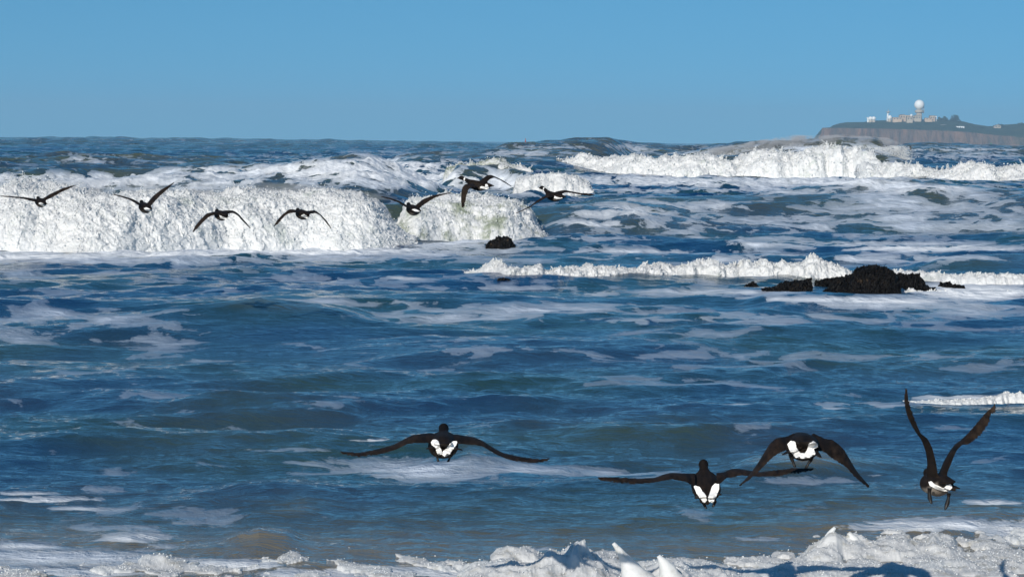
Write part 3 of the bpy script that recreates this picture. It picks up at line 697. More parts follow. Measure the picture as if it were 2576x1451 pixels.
def bm_obj(name, fn, mat, parent=None, smooth=False):
    bm = bmesh.new(); fn(bm); me = bpy.data.meshes.new(name); bm.to_mesh(me); bm.free()
    if smooth:
        for p_ in me.polygons: p_.use_smooth = True
    me.materials.append(mat); o = bpy.data.objects.new(name, me); C.objects.link(o)
    if parent: o.parent = parent
    return o
def bx(bm, c, s, bev=0.0):
    r = bmesh.ops.create_cube(bm, size=1, matrix=Matrix.Translation(c) @ Matrix.Diagonal((*s, 1)))
    if bev: bmesh.ops.bevel(bm, geom=list({e for v in r['verts'] for e in v.link_edges}), offset=bev, segments=1, affect='EDGES')
def cyl(bm, c, r1, r2, h, n=32):
    bmesh.ops.create_cone(bm, cap_ends=True, segments=n, radius1=r1, radius2=r2, depth=h, matrix=Matrix.Translation((c[0], c[1], c[2] + h / 2)))
def ball(bm, c, r, n=48):
    bmesh.ops.create_uvsphere(bm, u_segments=n, v_segments=n // 2, radius=r, matrix=Matrix.Translation(c))
def hz(px, py, dY=130): return Vector(tuple(hp(px, py, dY)))
DY = 200
# radar tower
t = empty('radar_tower', hz(2312, 302, DY)); tag(t, 'tall concrete tower carrying a huge white radome ball on the headland', 'radar tower')
bm_obj('tower_shaft', lambda bm: (cyl(bm, (0, 0, -6), 6.2, 5.6, 20), cyl(bm, (0, 0, 14), 5.6, 8.2, 4)), M_conc, t, True)
bm_obj('collar', lambda bm: (cyl(bm, (0, 0, 14.2), 7.4, 8.8, 1.6), cyl(bm, (0, 0, 15.8), 8.8, 8.8, 4.6)), M_conc, t)
bm_obj('radome', lambda bm: ball(bm, (0, 0, 30.4), 10.2), M_dome, t, True)
bm_obj('stair_cage', lambda bm: (bx(bm, (9.2, 0, 22), (1.6, 2, 11)), bx(bm, (8.6, 0, 15), (2.4, 2, 3))), M_metal, t)
def dome(px, py, r_px, base_h, label, dY=DY):
    t = empty('radome_shelter', hz(px, py, dY)); tag(t, label, 'radome'); r = r_px * MPX * 1.04
    bm_obj('radome', lambda bm: ball(bm, (0, 0, base_h + r), r, 32), M_dome, t, True)
    bm_obj('base', lambda bm: cyl(bm, (0, 0, -5), r * 0.8, r * 0.75, base_h + 5.6, 20), M_conc, t, True)
dome(2189.5, 305, 5.1, 1.2, 'left white radome of the touching pair at the left end of the hilltop')
dome(2198, 305, 5.1, 1.2, 'right white radome of the touching pair at the left end of the hilltop', DY - 3)
dome(2238, 302.5, 6.0, 0.2, 'egg shaped white radome beside the dish antenna on the hilltop')
dome(2292.5, 295.5, 3.2, 1.2, 'small white radome in front of the beige hilltop building', DY - 22)
t = empty('dish_antenna', hz(2233, 303, DY + 6)); tag(t, 'upturned dish antenna on a slim white pedestal on the hilltop', 'antenna')
bm_obj('pedestal', lambda bm: cyl(bm, (0, 0, -4), 2.8, 1.3, 18, 20), M_dome, t, True)
bm_obj('dish', lambda bm: (cyl(bm, (1.0, 0, 14), 1.6, 4.6, 3.6, 24), cyl(bm, (1.0, 0, 17.6), 4.6, 4.7, .3, 24)), M_metal, t, True)
bm_obj('feed_mast', lambda bm: (cyl(bm, (1, 0, 17.8), 1.4, .2, 4.8, 5),), M_metal, t)
t = empty('lattice_antenna', hz(2183, 305, DY + 5)); tag(t, 'small white antenna frame left of the twin radomes', 'antenna')
bm_obj('frame', lambda bm: (bx(bm, (0, 0, 2), (3, 2, 9)), bx(bm, (0, 0, 7.2), (6, 2, .7)), bx(bm, (2.4, 0, 5), (.6, 1, 4))), M_dome, t)
t = empty('radio_mast', hz(2286.5, 292, DY)); tag(t, 'thin grey radio mast rising behind the beige hilltop building', 'mast')
bm_obj('pole', lambda bm: (cyl(bm, (0, 0, -4), .35, .15, 18, 8), bx(bm, (0, 0, 8), (1.6, .2, .2))), M_metal, t)
def building(px0, px1, pyb, h_px, dY, mat, label, wins=0, steps=(), name='building', roof=None):
    c = hz((px0 + px1) / 2, pyb, dY); w_ = (px1 - px0) * MPX * 1.04; h = h_px * MPX * 1.04
    t = empty(name, c); tag(t, label, 'building')
    bm_obj('wall', lambda bm: (bx(bm, (0, 0, h / 2 - 3), (w_, 14, h + 6)), *[bx(bm, ((s0 + s1 - 1) * w_ / 2, 1.5, h + sh / 2 - .02), ((s1 - s0) * w_, 9, sh)) for s0, s1, sh in steps]), mat, t)
    bm_obj('roof', lambda bm: (bx(bm, (0, 0, h + .25), (w_ + .8, 14.8, .5)), *[bx(bm, ((s0 + s1 - 1) * w_ / 2, 1.5, h + sh + .2), ((s1 - s0) * w_ + .5, 9.6, .45)) for s0, s1, sh in steps]), roof or M_roofd, t)
    for k in range(wins):
        x = (-0.5 + (k + .5) / wins) * w_ * .92
        bm_obj('window', lambda bm: bx(bm, (x, -7.02, h * .55), (w_ * .4 / wins, .2, h * .34)), M_winm, t)
building(2245, 2268, 302.5, 6.2, DY - 12, M_beige, 'low beige block at the left end of the hilltop buildings', 3)
building(2262, 2290, 300, 9.5, DY, M_beige, 'long beige main building left of the small radome', 4, ((.1, .5, 1.2),))
building(2280, 2295, 303, 7.5, DY - 30, M_conc, 'pale block standing below the small radome', 2)
building(2295, 2316, 301, 9.0, DY - 6, M_conc, 'pale stepped building at the foot of the radar tower', 3, ((.3, .9, 1.6),))
building(2326, 2344, 302.5, 5.0, DY - 8, M_beige, 'low beige building right of the radar tower', 2)
building(2338, 2351, 302, 10.2, DY, M_beige, 'tallest beige block at the right end of the hilltop buildings', 2)
building(2350, 2355, 300.5, 8, DY + 10, M_dome, 'narrow white block at the far right of the hilltop buildings', 1)
building(2405, 2424, 324, 5.6, 90, M_dome, 'white rectangular building alone on the grass slope', 3, roof=M_metal)
building(2365, 2378, 318, 3.6, 120, M_metal, 'faint grey shed on the grass slope below the bushes', 2)
building(2500, 2516, 322, 5.5, 170, M_conc, 'pale house beside the trees at the far right of the headland', 2, ((.3, .8, 1.6),))
# trees and bushes
M_leaf = simple_mat('dark_foliage', (0.028, 0.042, 0.022), 0.8, 0.5, 0.25)
M_bark = simple_mat('bark', (0.08, 0.06, 0.045), 0.9, 0.2, 0.5)
def tree(px, pyb, w_px, h_px, dY, label, n=2600):
    c = hz(px, pyb + 3, dY); t = empty('tree', c); tag(t, label, 'tree', 'dark trees on the headland')
    w_ = w_px * MPX / 2; h = h_px * MPX
    bm_obj('trunk', lambda bm: [cyl(bm, (dx, 0, -4), .9, .35, 4 + h * .6, 8) for dx in (-w_ * .3, 0, w_ * .35)], M_bark, t)
    cen = rng.normal(size=(14, 3)) * [w_ * .5, w_ * .3, h * .18] + [0, 0, h * .36]; cr = rng.uniform(.22, .42, 14) * min(w_, h) * 1.1
    i = rng.integers(0, 14, n); d = rng.normal(size=(n, 3)); d /= np.linalg.norm(d, axis=1)[:, None]
    p = cen[i] + d * (cr[i] * rng.uniform(.55, 1.05, n))[:, None]; p[:, 2] = p[:, 2].clip(-3, h)
    o = drops('crown', p, rng.uniform(.25, .7, n), M_leaf, t)
for a in [(2398, 304, 36, 21, 230, 'largest dark rounded tree clump at the right end of the hilltop'), (2374, 302, 22, 12, 235, 'lower dark bushes just left of the largest tree clump'),
          (2317, 323, 15, 9, 60, 'single dark bush on the grass slope beneath the radar tower'), (2519, 318, 16, 12, 200, 'dark tree behind the pale house at the far right'),
          (2534, 317, 12, 9, 205, 'smaller dark tree right of the pale house'), (2570, 314, 24, 9, 210, 'dark tree clump at the right edge of the headland'), (2505, 319, 8, 5, 190, 'little dark bush left of the pale house')]:
    tree(*a)

# buoys
def buoy(px, py, Y, h, col, label):
    c = PY(px, py, Y); t = empty('buoy', tuple(c)); tag(t, label, 'buoy')
    m = simple_mat('buoy_paint', col, 0.5, 0.1, 1)
    bm_obj('float', lambda bm: (cyl(bm, (0, 0, -h * .35), h * .22, h * .22, h * .45, 20),), m, t, False)
    bm_obj('tower', lambda bm: (cyl(bm, (0, 0, h * .1), h * .14, h * .08, h * .6, 6), cyl(bm, (0, 0, h * .7), h * .12, h * .12, h * .14, 12)), m, t)
buoy(1322, 356, 900, 1.15, (0.35, 0.06, 0.03), 'tiny red buoy on the horizon left of centre swell')
buoy(2493, 366, 700, 0.8, (0.02, 0.25, 0.12), 'tiny green buoy on the water below the headland')

# ------------------------------------------------------------------ birds
def bird_mat(name, haze=0):
    m, nt, b = new_mat(name)
    g = nt.nodes.new('ShaderNodeTexCoord'); pos = g.outputs['Object']
    pale = attr_n(nt, 'pale'); wing = attr_n(nt, 'wing'); ring = attr_n(nt, 'ring')
    f = noise_n(nt, pos, 26, 5, 0.6)
    v = nt.nodes.new('ShaderNodeTexWave'); v.inputs['Scale'].default_value = 14; v.inputs['Distortion'].default_value = 2.5; v.inputs['Detail'].default_value = 3
    nt.links.new(pos, v.inputs['Vector'])
    ff = noise_n(nt, vscale(nt, pos, (1.6, .5, 1.6)), 22, 5, 0.6)
    dark = ramp_n(nt, f, [(0.35, (0.0035, 0.003, 0.003)), (0.7, (0.008, 0.006, 0.0055))])
    br = ramp_n(nt, ff, [(0.3, (0.004, 0.003, 0.0025)), (0.75, (0.034, 0.022, 0.015))])
    c = mixc(nt, wing, dark, br)
    c = mixc(nt, pale, c, (0.36, 0.31, 0.26)); c = mixc(nt, ring, c, (0.75, 0.74, 0.72))
    nt.links.new(c, b.inputs['Base Color']); b.inputs['Roughness'].default_value = 0.7; b.inputs['Specular IOR Level'].default_value = 0.12
    bn = nt.nodes.new('ShaderNodeBump'); bn.inputs['Strength'].default_value = 0.5; bn.inputs['Distance'].default_value = 0.004
    nt.links.new(ff, bn.inputs['Height']); nt.links.new(bn.outputs[0], b.inputs['Normal'])
    return m
M_bird = bird_mat('goose_feathers')
M_covert = simple_mat('white_feathers', (0.80, 0.79, 0.77), 0.8, 0.12, 60, 0.4)
M_leg = simple_mat('black_leg', (0.012, 0.011, 0.011), 0.5, 0.2, 40)

def resample(pl, n):
    pl = np.array(pl, float); d = np.r_[0, np.cumsum(np.hypot(*np.diff(pl, axis=0).T))]; d /= d[-1]
    t = np.linspace(0, 1, n)
    q = np.stack([np.interp(t, d, pl[:, k]) for k in (0, 1)], -1)
    for _ in range(2): q[1:-1] = (q[:-2] + 2 * q[1:-1] + q[2:]) / 4
    return q
BODY = [  # along, up, half width, half height
 (-.250, .010, .020, .004), (-.215, .012, .050, .008), (-.17, .012, .052, .026), (-.12, .006, .064, .046), (-.06, -.004, .080, .064), (0.0, -.008, .088, .074),
 (.06, -.004, .088, .074), (.12, .006, .088, .070), (.165, .020, .066, .056), (.205, .042, .042, .040), (.25, .064, .029, .030), (.29, .080, .027, .028),
 (.325, .090, .031, .033), (.355, .092, .028, .029), (.378, .086, .016, .017), (.40, .080, .010, .009), (.418, .076, .005, .004)]
def goose(tr, dist, body, yaw, pitch, roll, bs, wings, whites, legs, label, group, vox, pale=0.0, tail=None, belly=None, ring=False, hl=0.0, nk=1.0):
    ox, oy, s = tr; T2 = lambda p: (ox + s * p[0], oy + s * p[1])
    bc = P(*T2(body), dist); root = empty('brant_goose', tuple(bc)); tag(root, label, 'goose', group)
    mpp = dist / FPX
    fw = np.array([-math.sin(yaw) * math.cos(pitch), math.cos(yaw) * math.cos(pitch), math.sin(pitch)])
    rt = np.array([math.cos(yaw), math.sin(yaw), 0.0]); up = np.cross(rt, fw)
    c, s_ = math.cos(roll), math.sin(roll); rt, up = rt * c - up * s_, up * c + rt * s_
    V = []; Fc = []
    # body loft
    ns = 20; th = np.linspace(0, 2 * np.pi, ns, endpoint=False); rings = np.array(BODY); tt = np.linspace(0, len(rings) - 1, 52)
    rg = np.stack([np.interp(tt, np.arange(len(rings)), rings[:, k]) for k in range(4)], -1)
    rg[:, 0] = np.where(rg[:, 0] > .12, .12 + (rg[:, 0] - .12) * nk, rg[:, 0]); rg[:, 1] += hl * sstep(.1, .3, rg[:, 0])
    for r in rg:
        for a in th: V.append((fw * r[0] + up * (r[1] + r[3] * math.sin(a)) + rt * r[2] * math.cos(a)) * bs)
    for i in range(len(rg) - 1):
        for j in range(ns): Fc.append((i * ns + j, i * ns + (j + 1) % ns, (i + 1) * ns + (j + 1) % ns, (i + 1) * ns + j))
    Fc.append(tuple(range(ns))[::-1]); Fc.append(tuple((len(rg) - 1) * ns + j for j in range(ns)))
    nb = len(V)
    tmin = vox * 1.15
    bD = dist
    for side, top, bot in wings:
        n = 84 if dist < 20 else 40; tq = resample(top, n); bq = resample(bot, n)
        b0 = len(V); m = 7
        sgn = -1 if side == 'L' else 1
        for i in range(n):
            u = i / (n - 1)
            a = np.array(T2(tq[i])); b_ = np.array(T2(bq[i]))
            ab = a - b_; ab = ab / max(np.hypot(*ab), 1e-6) * (1.3 if dist < 20 else 0.6); a = a + ab; b_ = b_ - ab
            ch = (0.20 * (1 - u) + 0.115 * u) * (1 - 0.75 * sstep(.82, 1, u)) * bs
            pr = np.hypot(*(a - b_)) * mpp
            dz = math.sqrt(max(ch**2 - pr**2, (0.02)**2))
            xo = (a[0] - T2(body)[0]) * mpp
            dl = bD + 0.07 * (1 - u) - 0.02 * u + xo * math.tan(yaw) * 0.8
            A = P(a[0], a[1], dl) - bc; Bp = P(b_[0], b_[1], dl - dz) - bc
            jit = (0.5 - abs(((u * 17) % 1) - 0.5)) * (0.010 + 0.018 * sstep(.45, .9, u)) * bs * sstep(.05, .2, u)
            Bp = Bp + (Bp - A) / max(np.linalg.norm(Bp - A), 1e-6) * (jit - 0.004)
            cd = Bp - A; k0, k1 = max(i - 2, 0), min(i + 2, n - 1)
            sp2 = (tq[k1] + bq[k1] - tq[k0] - bq[k0]); sp = Rv * sp2[0] - Uv * sp2[1]; sp = sp / np.linalg.norm(sp); nn = np.cross(sp, cd); nn /= max(np.linalg.norm(nn), 1e-9)
            if nn[2] < 0 and abs(nn[2]) > .2: nn = -nn
            thk = max(tmin, 0.022 * (1 - u)**1.3 * bs)
            for k in range(m):
                q = k / (m - 1); V.append(A + cd * q + nn * (thk * (0.35 + 0.65 * math.sin(math.pi * min(1, q * .8 + .2))) / 2 + .006 * math.sin(q * 3.1)))
            for k in range(m - 2, 0, -1):
                q = k / (m - 1); V.append(A + cd * q - nn * (thk * (0.35 + 0.65 * math.sin(math.pi * min(1, q * .8 + .2))) / 2 - .006 * math.sin(q * 3.1)))
        w_ = m + m - 2
        for i in range(n - 1):
            for k in range(w_): Fc.append((b0 + i * w_ + k, b0 + i * w_ + (k + 1) % w_, b0 + (i + 1) * w_ + (k + 1) % w_, b0 + (i + 1) * w_ + k))
        Fc.append(tuple(b0 + k for k in range(w_))[::-1]); Fc.append(tuple(b0 + (n - 1) * w_ + k for k in range(w_)))
    if tail:     # fanned tail quills: flat wedges from the rump to given image points
        for a in tail:
            e = P(*T2(a), dist - 0.235 * bs * math.cos(yaw)) - bc; s0 = (fw * -.10 + up * .0) * bs
            d = e - s0; sd_ = np.cross(d, up); sd_ /= np.linalg.norm(sd_); b0 = len(V); th_ = max(.006, vox * .8)
            for q, wd in ((0, .026), (.6, .030), (1, .008)):
                for (x_, z_) in ((-1, -1), (1, -1), (1, 1), (-1, 1)): V.append(s0 + d * q + sd_ * x_ * wd * bs + up * z_ * th_ / 2)
            for i in (0, 1):
                for k in range(4): Fc.append((b0 + i * 4 + k, b0 + i * 4 + (k + 1) % 4, b0 + i * 4 + 4 + (k + 1) % 4, b0 + i * 4 + 4 + k))
            Fc.append((b0 + 3, b0 + 2, b0 + 1, b0)); Fc.append((b0 + 8, b0 + 9, b0 + 10, b0 + 11))
    me = bpy.data.meshes.new('tmp'); me.from_pydata([tuple(v) for v in V], [], Fc); me.update()
    bm = bmesh.new(); bm.from_mesh(me); bmesh.ops.recalc_face_normals(bm, faces=bm.faces); bm.to_mesh(me); bm.free()
    o = bpy.data.objects.new('tmp', me); C.objects.link(o)
    md = o.modifiers.new('r', 'REMESH'); md.mode = 'VOXEL'; md.voxel_size = vox; md.use_smooth_shade = True
    ms = o.modifiers.new('s', 'SMOOTH'); ms.factor = 0.5; ms.iterations = 2
    dg = bpy.context.evaluated_depsgraph_get(); me2 = bpy.data.meshes.new_from_object(o.evaluated_get(dg)); me2.name = 'body'
    bpy.data.objects.remove(o)
    co = np.empty(len(me2.vertices) * 3, np.float32); me2.vertices.foreach_get('co', co); co = co.reshape(-1, 3)
    al = co @ fw / bs; lt = co @ rt / bs; uu = co @ up / bs
    wing = sstep(.09, .16, np.abs(lt)) + 0.6 * sstep(.2, .1, al) * (np.abs(lt) < .1)
    pl = pale * sstep(-.005, -.04, uu + 0.25 * np.clip(al, -.2, .0)) * (np.abs(lt) < .11) * sstep(.15, .05, al) * sstep(-.17, -.13, al)
    if belly: pl = np.maximum(pl, belly * sstep(-.02, -.05, uu) * (np.abs(lt) < .09) * sstep(.0, -.05, al))
    rn = (np.abs(al - .268) < .010) & (np.abs(np.abs(lt) - .02) < .014) if ring else np.zeros(len(co))
    for nme, a in (('wing', np.clip(wing, 0, 1)), ('pale', pl), ('ring', rn)):
        at = me2.attributes.new(nme, 'FLOAT', 'POINT'); at.data.foreach_set('value', np.asarray(a, np.float32))
    me2.materials.clear(); me2.materials.append(M_bird)
    for p_ in me2.polygons: p_.use_smooth = True
    ob = bpy.data.objects.new('body', me2); C.objects.link(ob); ob.parent = root
    bvh = BVHTree.FromPolygons([Vector(v) for v in co.tolist()], [tuple(p_.vertices) for p_ in me2.polygons])
    camv = Vector(tuple(CAM - bc))
    # white tail coverts draped over the rump
    st = max(0.0028, dist * 0.00018)
    for poly in whites:
        pg = [T2(p) for p in poly]; xs_ = [p[0] for p in pg]; ys_ = [p[1] for p in pg]; stp = st / mpp
        def inside(x, y):
            c_ = False; j = len(pg) - 1
            for i in range(len(pg)):
                if (pg[i][1] > y) != (pg[j][1] > y) and x < (pg[j][0] - pg[i][0]) * (y - pg[i][1]) / (pg[j][1] - pg[i][1]) + pg[i][0]: c_ = not c_
                j = i
            return c_
        nx = int((max(xs_) - min(xs_)) / stp) + 2; ny = int((max(ys_) - min(ys_)) / stp) + 2; idx = {}; vv = []; ff = []; miss = []
        def vid(i, j):
            if (i, j) in idx: return idx[(i, j)]
            x, y = min(xs_) + i * stp, min(ys_) + j * stp
            d = Vector(tuple(P(x, y, 1.0) - CAM)); dn = d.normalized(); h = bvh.ray_cast(camv, dn)
            if h[0] is not None: pt = h[0] - dn * 0.006 * max(1, dist / 20); 
            else: pt = None; miss.append(len(vv))
            vv.append((pt, dn)); idx[(i, j)] = len(vv) - 1; return len(vv) - 1
        for i in range(nx):
            for j in range(ny):
                if inside(min(xs_) + (i + .5) * stp, min(ys_) + (j + .5) * stp): ff.append((vid(i, j), vid(i + 1, j), vid(i + 1, j + 1), vid(i, j + 1)))
        ds = [(p - camv).length for p, _ in vv if p is not None]; dm = np.median(ds) if ds else dist - .2
        pts = []
        for p, dn in vv:
            L_ = (p - camv).length if p is not None else dm
            L_ = min(max(L_, dm - .10 * bs), dm + .01)
            pts.append(camv + dn * L_)
        mw = bpy.data.meshes.new('tail_coverts'); mw.from_pydata([tuple(p) for p in pts], [], ff); mw.update(); mw.materials.append(M_covert)
        for p_ in mw.polygons: p_.use_smooth = True
        ow = bpy.data.objects.new('tail_coverts', mw); C.objects.link(ow); ow.parent = root
        sm_ = ow.modifiers.new('s', 'SMOOTH'); sm_.factor = .5; sm_.iterations = 4 if dist < 20 else 2
        so = ow.modifiers.new('t', 'SOLIDIFY'); so.thickness = 0.006 * max(1, dist / 20); so.offset = 0
    for lg in legs:
        pts = [P(*T2(p[:2]), dist - 0.16 * bs) - bc for p in lg]; rr = [p[2] for p in lg]
        V = []; Fq = []; k = 8
        for i, (p, r) in enumerate(zip(pts, rr)):
            for a in range(k): V.append(p + r * np.array([math.cos(a * 2 * math.pi / k), math.sin(a * 2 * math.pi / k), 0]))
        for i in range(len(pts) - 1):
            for a in range(k): Fq.append((i * k + a, i * k + (a + 1) % k, (i + 1) * k + (a + 1) % k, (i + 1) * k + a))
        Fq.append(tuple(range(k))); Fq.append(tuple((len(pts) - 1) * k + a for a in range(k))[::-1])
        ml = bpy.data.meshes.new('leg'); ml.from_pydata([tuple(v) for v in V], [], Fq); ml.update(); ml.materials.append(M_leg)
        for p_ in ml.polygons: p_.use_smooth = True
        ol = bpy.data.objects.new('leg', ml); C.objects.link(ol); ol.parent = root
    return root
GN = 'brant geese flying close to the beach'; GF = 'brant geese flying low in front of the big breaker'
Z1 = (805, 1030.4, .25); Z2 = (1449, 1030.4, .30); Z3 = (2189.6, 933.8, .2663); Z6 = (0, 386.4, .25); Z7 = (644, 386.4, .25); Z8 = (1094.8, 418.6, .175)
goose(Z1, 15.5, (1240, 350), 0.02, R(-5), 0, 1.05,
  [('L', [(1180,262),(1110,246),(1020,255),(940,262),(860,300),(740,360),(600,395),(400,432),(200,428)], [(1180,345),(1110,335),(1020,338),(960,338),(880,345),(760,405),(600,455),(400,488),(280,465),(200,430)]),
   ('R', [(1320,262),(1400,265),(1480,278),(1540,285),(1620,315),(1740,390),(1840,440),(2000,470),(2200,500),(2315,495)], [(1320,350),(1400,345),(1480,350),(1560,355),(1640,370),(1760,445),(1880,500),(2000,535),(2130,552),(2230,540),(2315,497)])],
  [[(1115,325),(1130,300),(1170,297),(1195,320),(1210,375),(1228,410),(1225,450),(1190,455),(1170,420),(1160,380),(1125,355)],
   [(1385,315),(1340,312),(1300,350),(1270,390),(1235,420),(1228,452),(1260,472),(1300,455),(1340,400),(1375,350)]],
  [[(1160,420,.016),(1178,460,.012),(1180,480,.006),(1190,520,.008)],[(1330,430,.016),(1315,465,.012),(1305,485,.006),(1288,522,.008)]],
  'black near goose flying alone at centre with wings in a wide drooping arc', GN, 0.0042, tail=[(1072,392),(1428,405),(1170,450),(1320,450),(1240,478)], hl=-.005, nk=.6)
goose(Z2, 16.2, (1095, 655), 0.03, R(8), 0, 1.04,
  [('L', [(1000,545),(930,545),(860,540),(800,537),(740,548),(660,578),(520,580),(400,568),(280,562),(180,572)], [(1000,640),(955,632),(930,606),(880,598),(800,583),(700,600),(620,615),(460,630),(320,620),(230,600),(180,575)]),
   ('R', [(1180,540),(1250,532),(1300,505),(1360,502),(1440,515),(1540,530),(1660,510),(1800,490),(1900,488),(1995,495)], [(1190,640),(1225,610),(1260,570),(1310,570),(1380,548),(1440,555),(1540,562),(1700,565),(1820,545),(1900,535),(1960,515),(1995,498)])],
  [[(985,640),(1000,632),(1040,645),(1060,680),(1090,715),(1100,760),(1075,785),(1040,740),(1010,700)], [(1200,620),(1165,615),(1140,640),(1120,700),(1105,745),(1115,770),(1150,780),(1180,720),(1200,670)]],
  [[(1060,770,.014),(1075,795,.010),(1092,828,.007)],[(1165,765,.014),(1158,790,.010),(1148,814,.007)]],
  'brownish black near goose with wings spread almost level and its head raised', GN, 0.0042, tail=[(1000,742),(1216,712),(1050,780),(1165,770),(1098,795)], hl=.0, nk=.45)
goose(Z2, 15.6, (1905, 300), 0.0, R(-8), 0, 1.14,
  [('L', [(1830,205),(1770,235),(1680,245),(1630,290),(1590,350),(1540,430),(1470,530),(1410,600),(1370,640)], [(1850,345),(1770,340),(1700,370),(1660,395),(1600,450),(1560,490),(1500,550),(1440,600),(1373,643)]),
   ('R', [(1980,205),(2080,250),(2150,258),(2200,295),(2250,345),(2300,430),(2370,540),(2430,610),(2460,640)], [(1960,345),(2040,350),(2090,360),(2130,400),(2200,445),(2270,490),(2330,560),(2400,620),(2455,655)])],
  [[(1770,285),(1800,258),(1840,265),(1850,320),(1880,360),(1915,365),(1940,330),(1950,285),(1990,262),(2030,285),(2030,310),(1995,330),(2010,370),(1960,400),(1910,410),(1840,400),(1790,340)]],
  [[(1800,380,.014),(1812,420,.012),(1822,440,.008),(1836,480,.009)],[(1975,400,.014),(1965,430,.012),(1945,455,.008),(1928,488,.009)]],
  'near goose with both wings swept down in a tent shape, white rump towards the viewer', GN, 0.0042, tail=[(1732,375),(2054,398),(1840,405),(1960,408),(1900,412)], hl=-.07, nk=.5)
goose(Z3, 15.4, (640, 1062), R(10), R(-7), R(-6), 0.92,
  [('L', [(530,1000),(520,960),(535,870),(520,760),(480,650),(430,580),(380,500),(340,420),(320,340),(315,270),(328,160)], [(640,1000),(630,940),(615,860),(580,720),(540,640),(470,590),(440,510),(410,420),(375,320),(350,240),(338,160)]),
   ('R', [(650,990),(670,940),(700,860),(750,770),(800,700),(850,660),(920,590),(1000,490),(1080,400),(1150,330),(1180,300)], [(725,1000),(735,940),(755,900),(785,820),(820,740),(865,695),(920,700),(1000,650),(1080,570),(1130,480),(1170,400),(1190,365)])],
  [[(545,1040),(580,1035),(610,1065),(690,1105),(725,1070),(760,1060),(775,1095),(740,1135),(690,1130),(620,1110),(560,1080)]],
  [[(560,1100,.014),(556,1150,.010),(562,1200,.014),(578,1250,.006)],[(742,1150,.014),(738,1190,.008),(725,1250,.015),(707,1306,.006)]],
  'near goose at far right with both wings raised high in a narrow V', GN, 0.0042, pale=0.9, tail=[(845,1108),(800,1130)], nk=.3, hl=-.05)
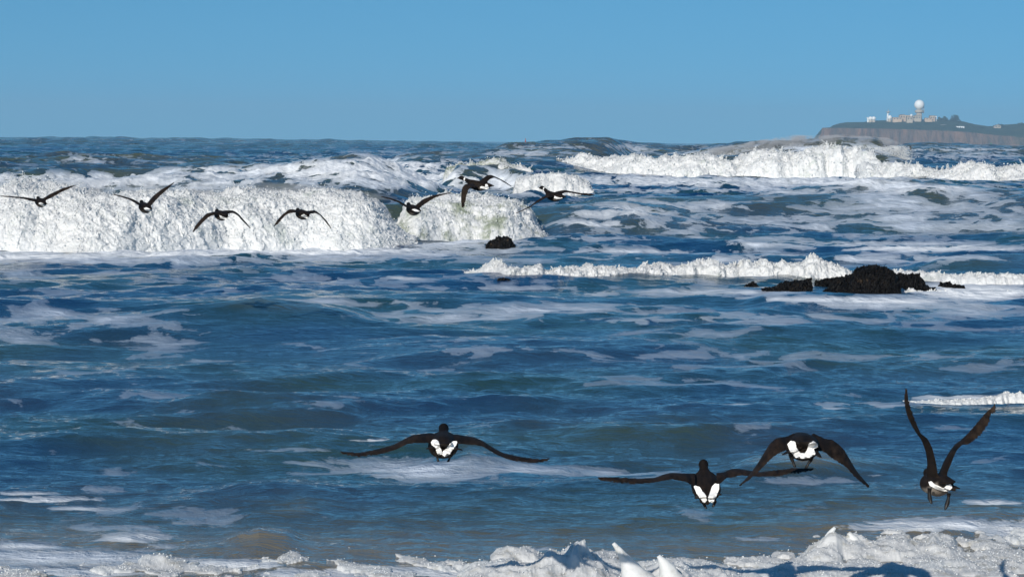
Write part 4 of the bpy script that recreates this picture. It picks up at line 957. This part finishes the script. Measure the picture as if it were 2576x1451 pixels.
F = [
 (Z6, 38, (415,495), R(22), R(3), 0, .86, [('L', [(385,462),(345,458),(250,443),(120,433),(0,427)], [(385,492),(345,488),(240,460),(120,447),(0,432)]), ('R', [(410,462),(440,452),(520,400),(640,345),(770,318)], [(440,492),(465,470),(540,440),(620,395),(720,345),(772,320)])],
  [[(385,500),(405,492),(440,505),(460,520),(440,532),(405,515)]], 'far goose nearest the left edge, one wing level and the other raised', [(490,512)], .3),
 (Z6, 38, (1468,548), R(22), R(5), 0, .98, [('L', [(1450,515),(1420,510),(1330,458),(1230,428),(1130,410)], [(1450,540),(1415,532),(1320,478),(1220,442),(1130,413)]), ('R', [(1470,515),(1490,495),(1540,430),(1620,365),(1755,292)], [(1500,550),(1520,530),(1580,462),(1660,387),(1757,295)])],
  [[(1445,548),(1480,543),(1535,572),(1520,592),(1460,568)]], 'second far goose from the left with its right-hand wing lifted steeply', [(1576,553)], .3),
 (Z6, 38, (2232,622), R(22), R(0), 0, .98, [('L', [(2215,588),(2160,588),(2080,603),(2020,660),(1965,730),(1938,790)], [(2215,625),(2180,612),(2110,637),(2060,682),(2000,742),(1943,797)]), ('R', [(2235,582),(2280,575),(2350,576),(2400,610),(2460,680),(2522,755)], [(2260,618),(2300,605),(2350,602),(2380,618),(2442,682),(2518,759)])],
  [[(2208,620),(2245,640),(2292,648),(2275,667),(2220,652)]], 'third far goose from the left, both wings bent down, over white foam', [(2310,640)], .3),
 (Z7, 38, (475,612), R(22), R(0), 0, .98, [('L', [(450,585),(400,570),(340,560),(270,610),(215,670),(178,735)], [(450,615),(400,595),(330,607),(280,642),(230,702),(182,740)]), ('R', [(480,588),(530,580),(590,574),(640,608),(700,668),(757,752)], [(500,622),(540,610),(600,602),(635,618),(685,672),(752,757)])],
  [[(448,625),(480,610),(532,640),(515,657),(480,640)]], 'fourth far goose from the left, wings arched down like an umbrella', [(550,640)], .3),
 (Z7, 38, (1590,570), R(20), R(4), 0, 1.0, [('L', [(1570,535),(1520,528),(1440,478),(1350,448),(1253,431)], [(1570,565),(1518,545),(1440,503),(1350,467),(1256,437)]), ('R', [(1590,540),(1620,515),(1680,460),(1780,420),(1962,394)], [(1620,575),(1650,550),(1700,512),(1790,457),(1880,422),(1962,399)])],
  [[(1562,562),(1600,558),(1652,580),(1625,592),(1590,578)]], 'fifth far goose from the left, both wings raised in a shallow V', [(1686,575)], .5),
 (Z8, 38, (645,275), R(58), R(3), 0, 1.0, [('L', [(540,255),(430,258),(385,310),(370,380),(370,480),(383,600)], [(620,310),(530,305),(490,335),(470,400),(450,480),(418,582)]), ('R', [(600,240),(650,205),(740,130),(800,124),(880,160),(980,210),(1100,293)], [(700,262),(735,245),(780,200),(850,168),(930,200),(1020,252),(1098,300)])],
  [[(640,300),(665,283),(722,300),(722,258),(750,258),(778,312),(740,332),(650,316)]], 'highest flying goose, seen from the side with one wing hanging down and white collar', [(808,280)], .5),
 (Z8, 38, (1730,435), R(42), R(3), 0, .92, [('L', [(1690,400),(1640,402),(1580,430),(1470,490),(1350,588),(1155,680)], [(1690,445),(1640,445),(1570,465),(1480,522),(1370,592),(1160,684)]), ('R', [(1700,385),(1760,362),(1860,344),(1960,364),(2100,388),(2200,390),(2288,414)], [(1740,420),(1790,408),(1880,378),(1980,392),(2100,417),(2220,430),(2288,418)])],
  [[(1705,460),(1715,425),(1750,440),(1800,455),(1835,452),(1780,475),(1740,468)]], 'rightmost far goose gliding with one wing down and the other out level', [(1866,440)], .5),
]
for i, (tr, d, b, yaw, pi_, ro, bs, wg, wh, lb, tl, pb) in enumerate(F):
    goose(tr, d, b, yaw, pi_, ro, bs, wg, wh, [], lb, GF, 0.008, tail=tl, belly=pb, ring=(i >= 5), hl=(.03 if i == 6 else 0 if i == 5 else -.03), nk=(1 if i >= 5 else .75))

# ------------------------------------------------------------------ haze
def haze():
    m = bpy.data.materials.new('haze'); m.use_nodes = True; nt = m.node_tree; nt.nodes.clear()
    o = nt.nodes.new('ShaderNodeOutputMaterial'); v = nt.nodes.new('ShaderNodeVolumePrincipled')
    v.inputs['Color'].default_value = (0.46, 0.75, 1.0, 1); v.inputs['Density'].default_value = 0.00012; v.inputs['Anisotropy'].default_value = 0.0
    nt.links.new(v.outputs[0], o.inputs['Volume'])
    ob = bm_obj('haze', lambda bm: bx(bm, (0, 4400, 60), (21000, 9600, 132)), m)
    tag(ob, kind='stuff')
haze()
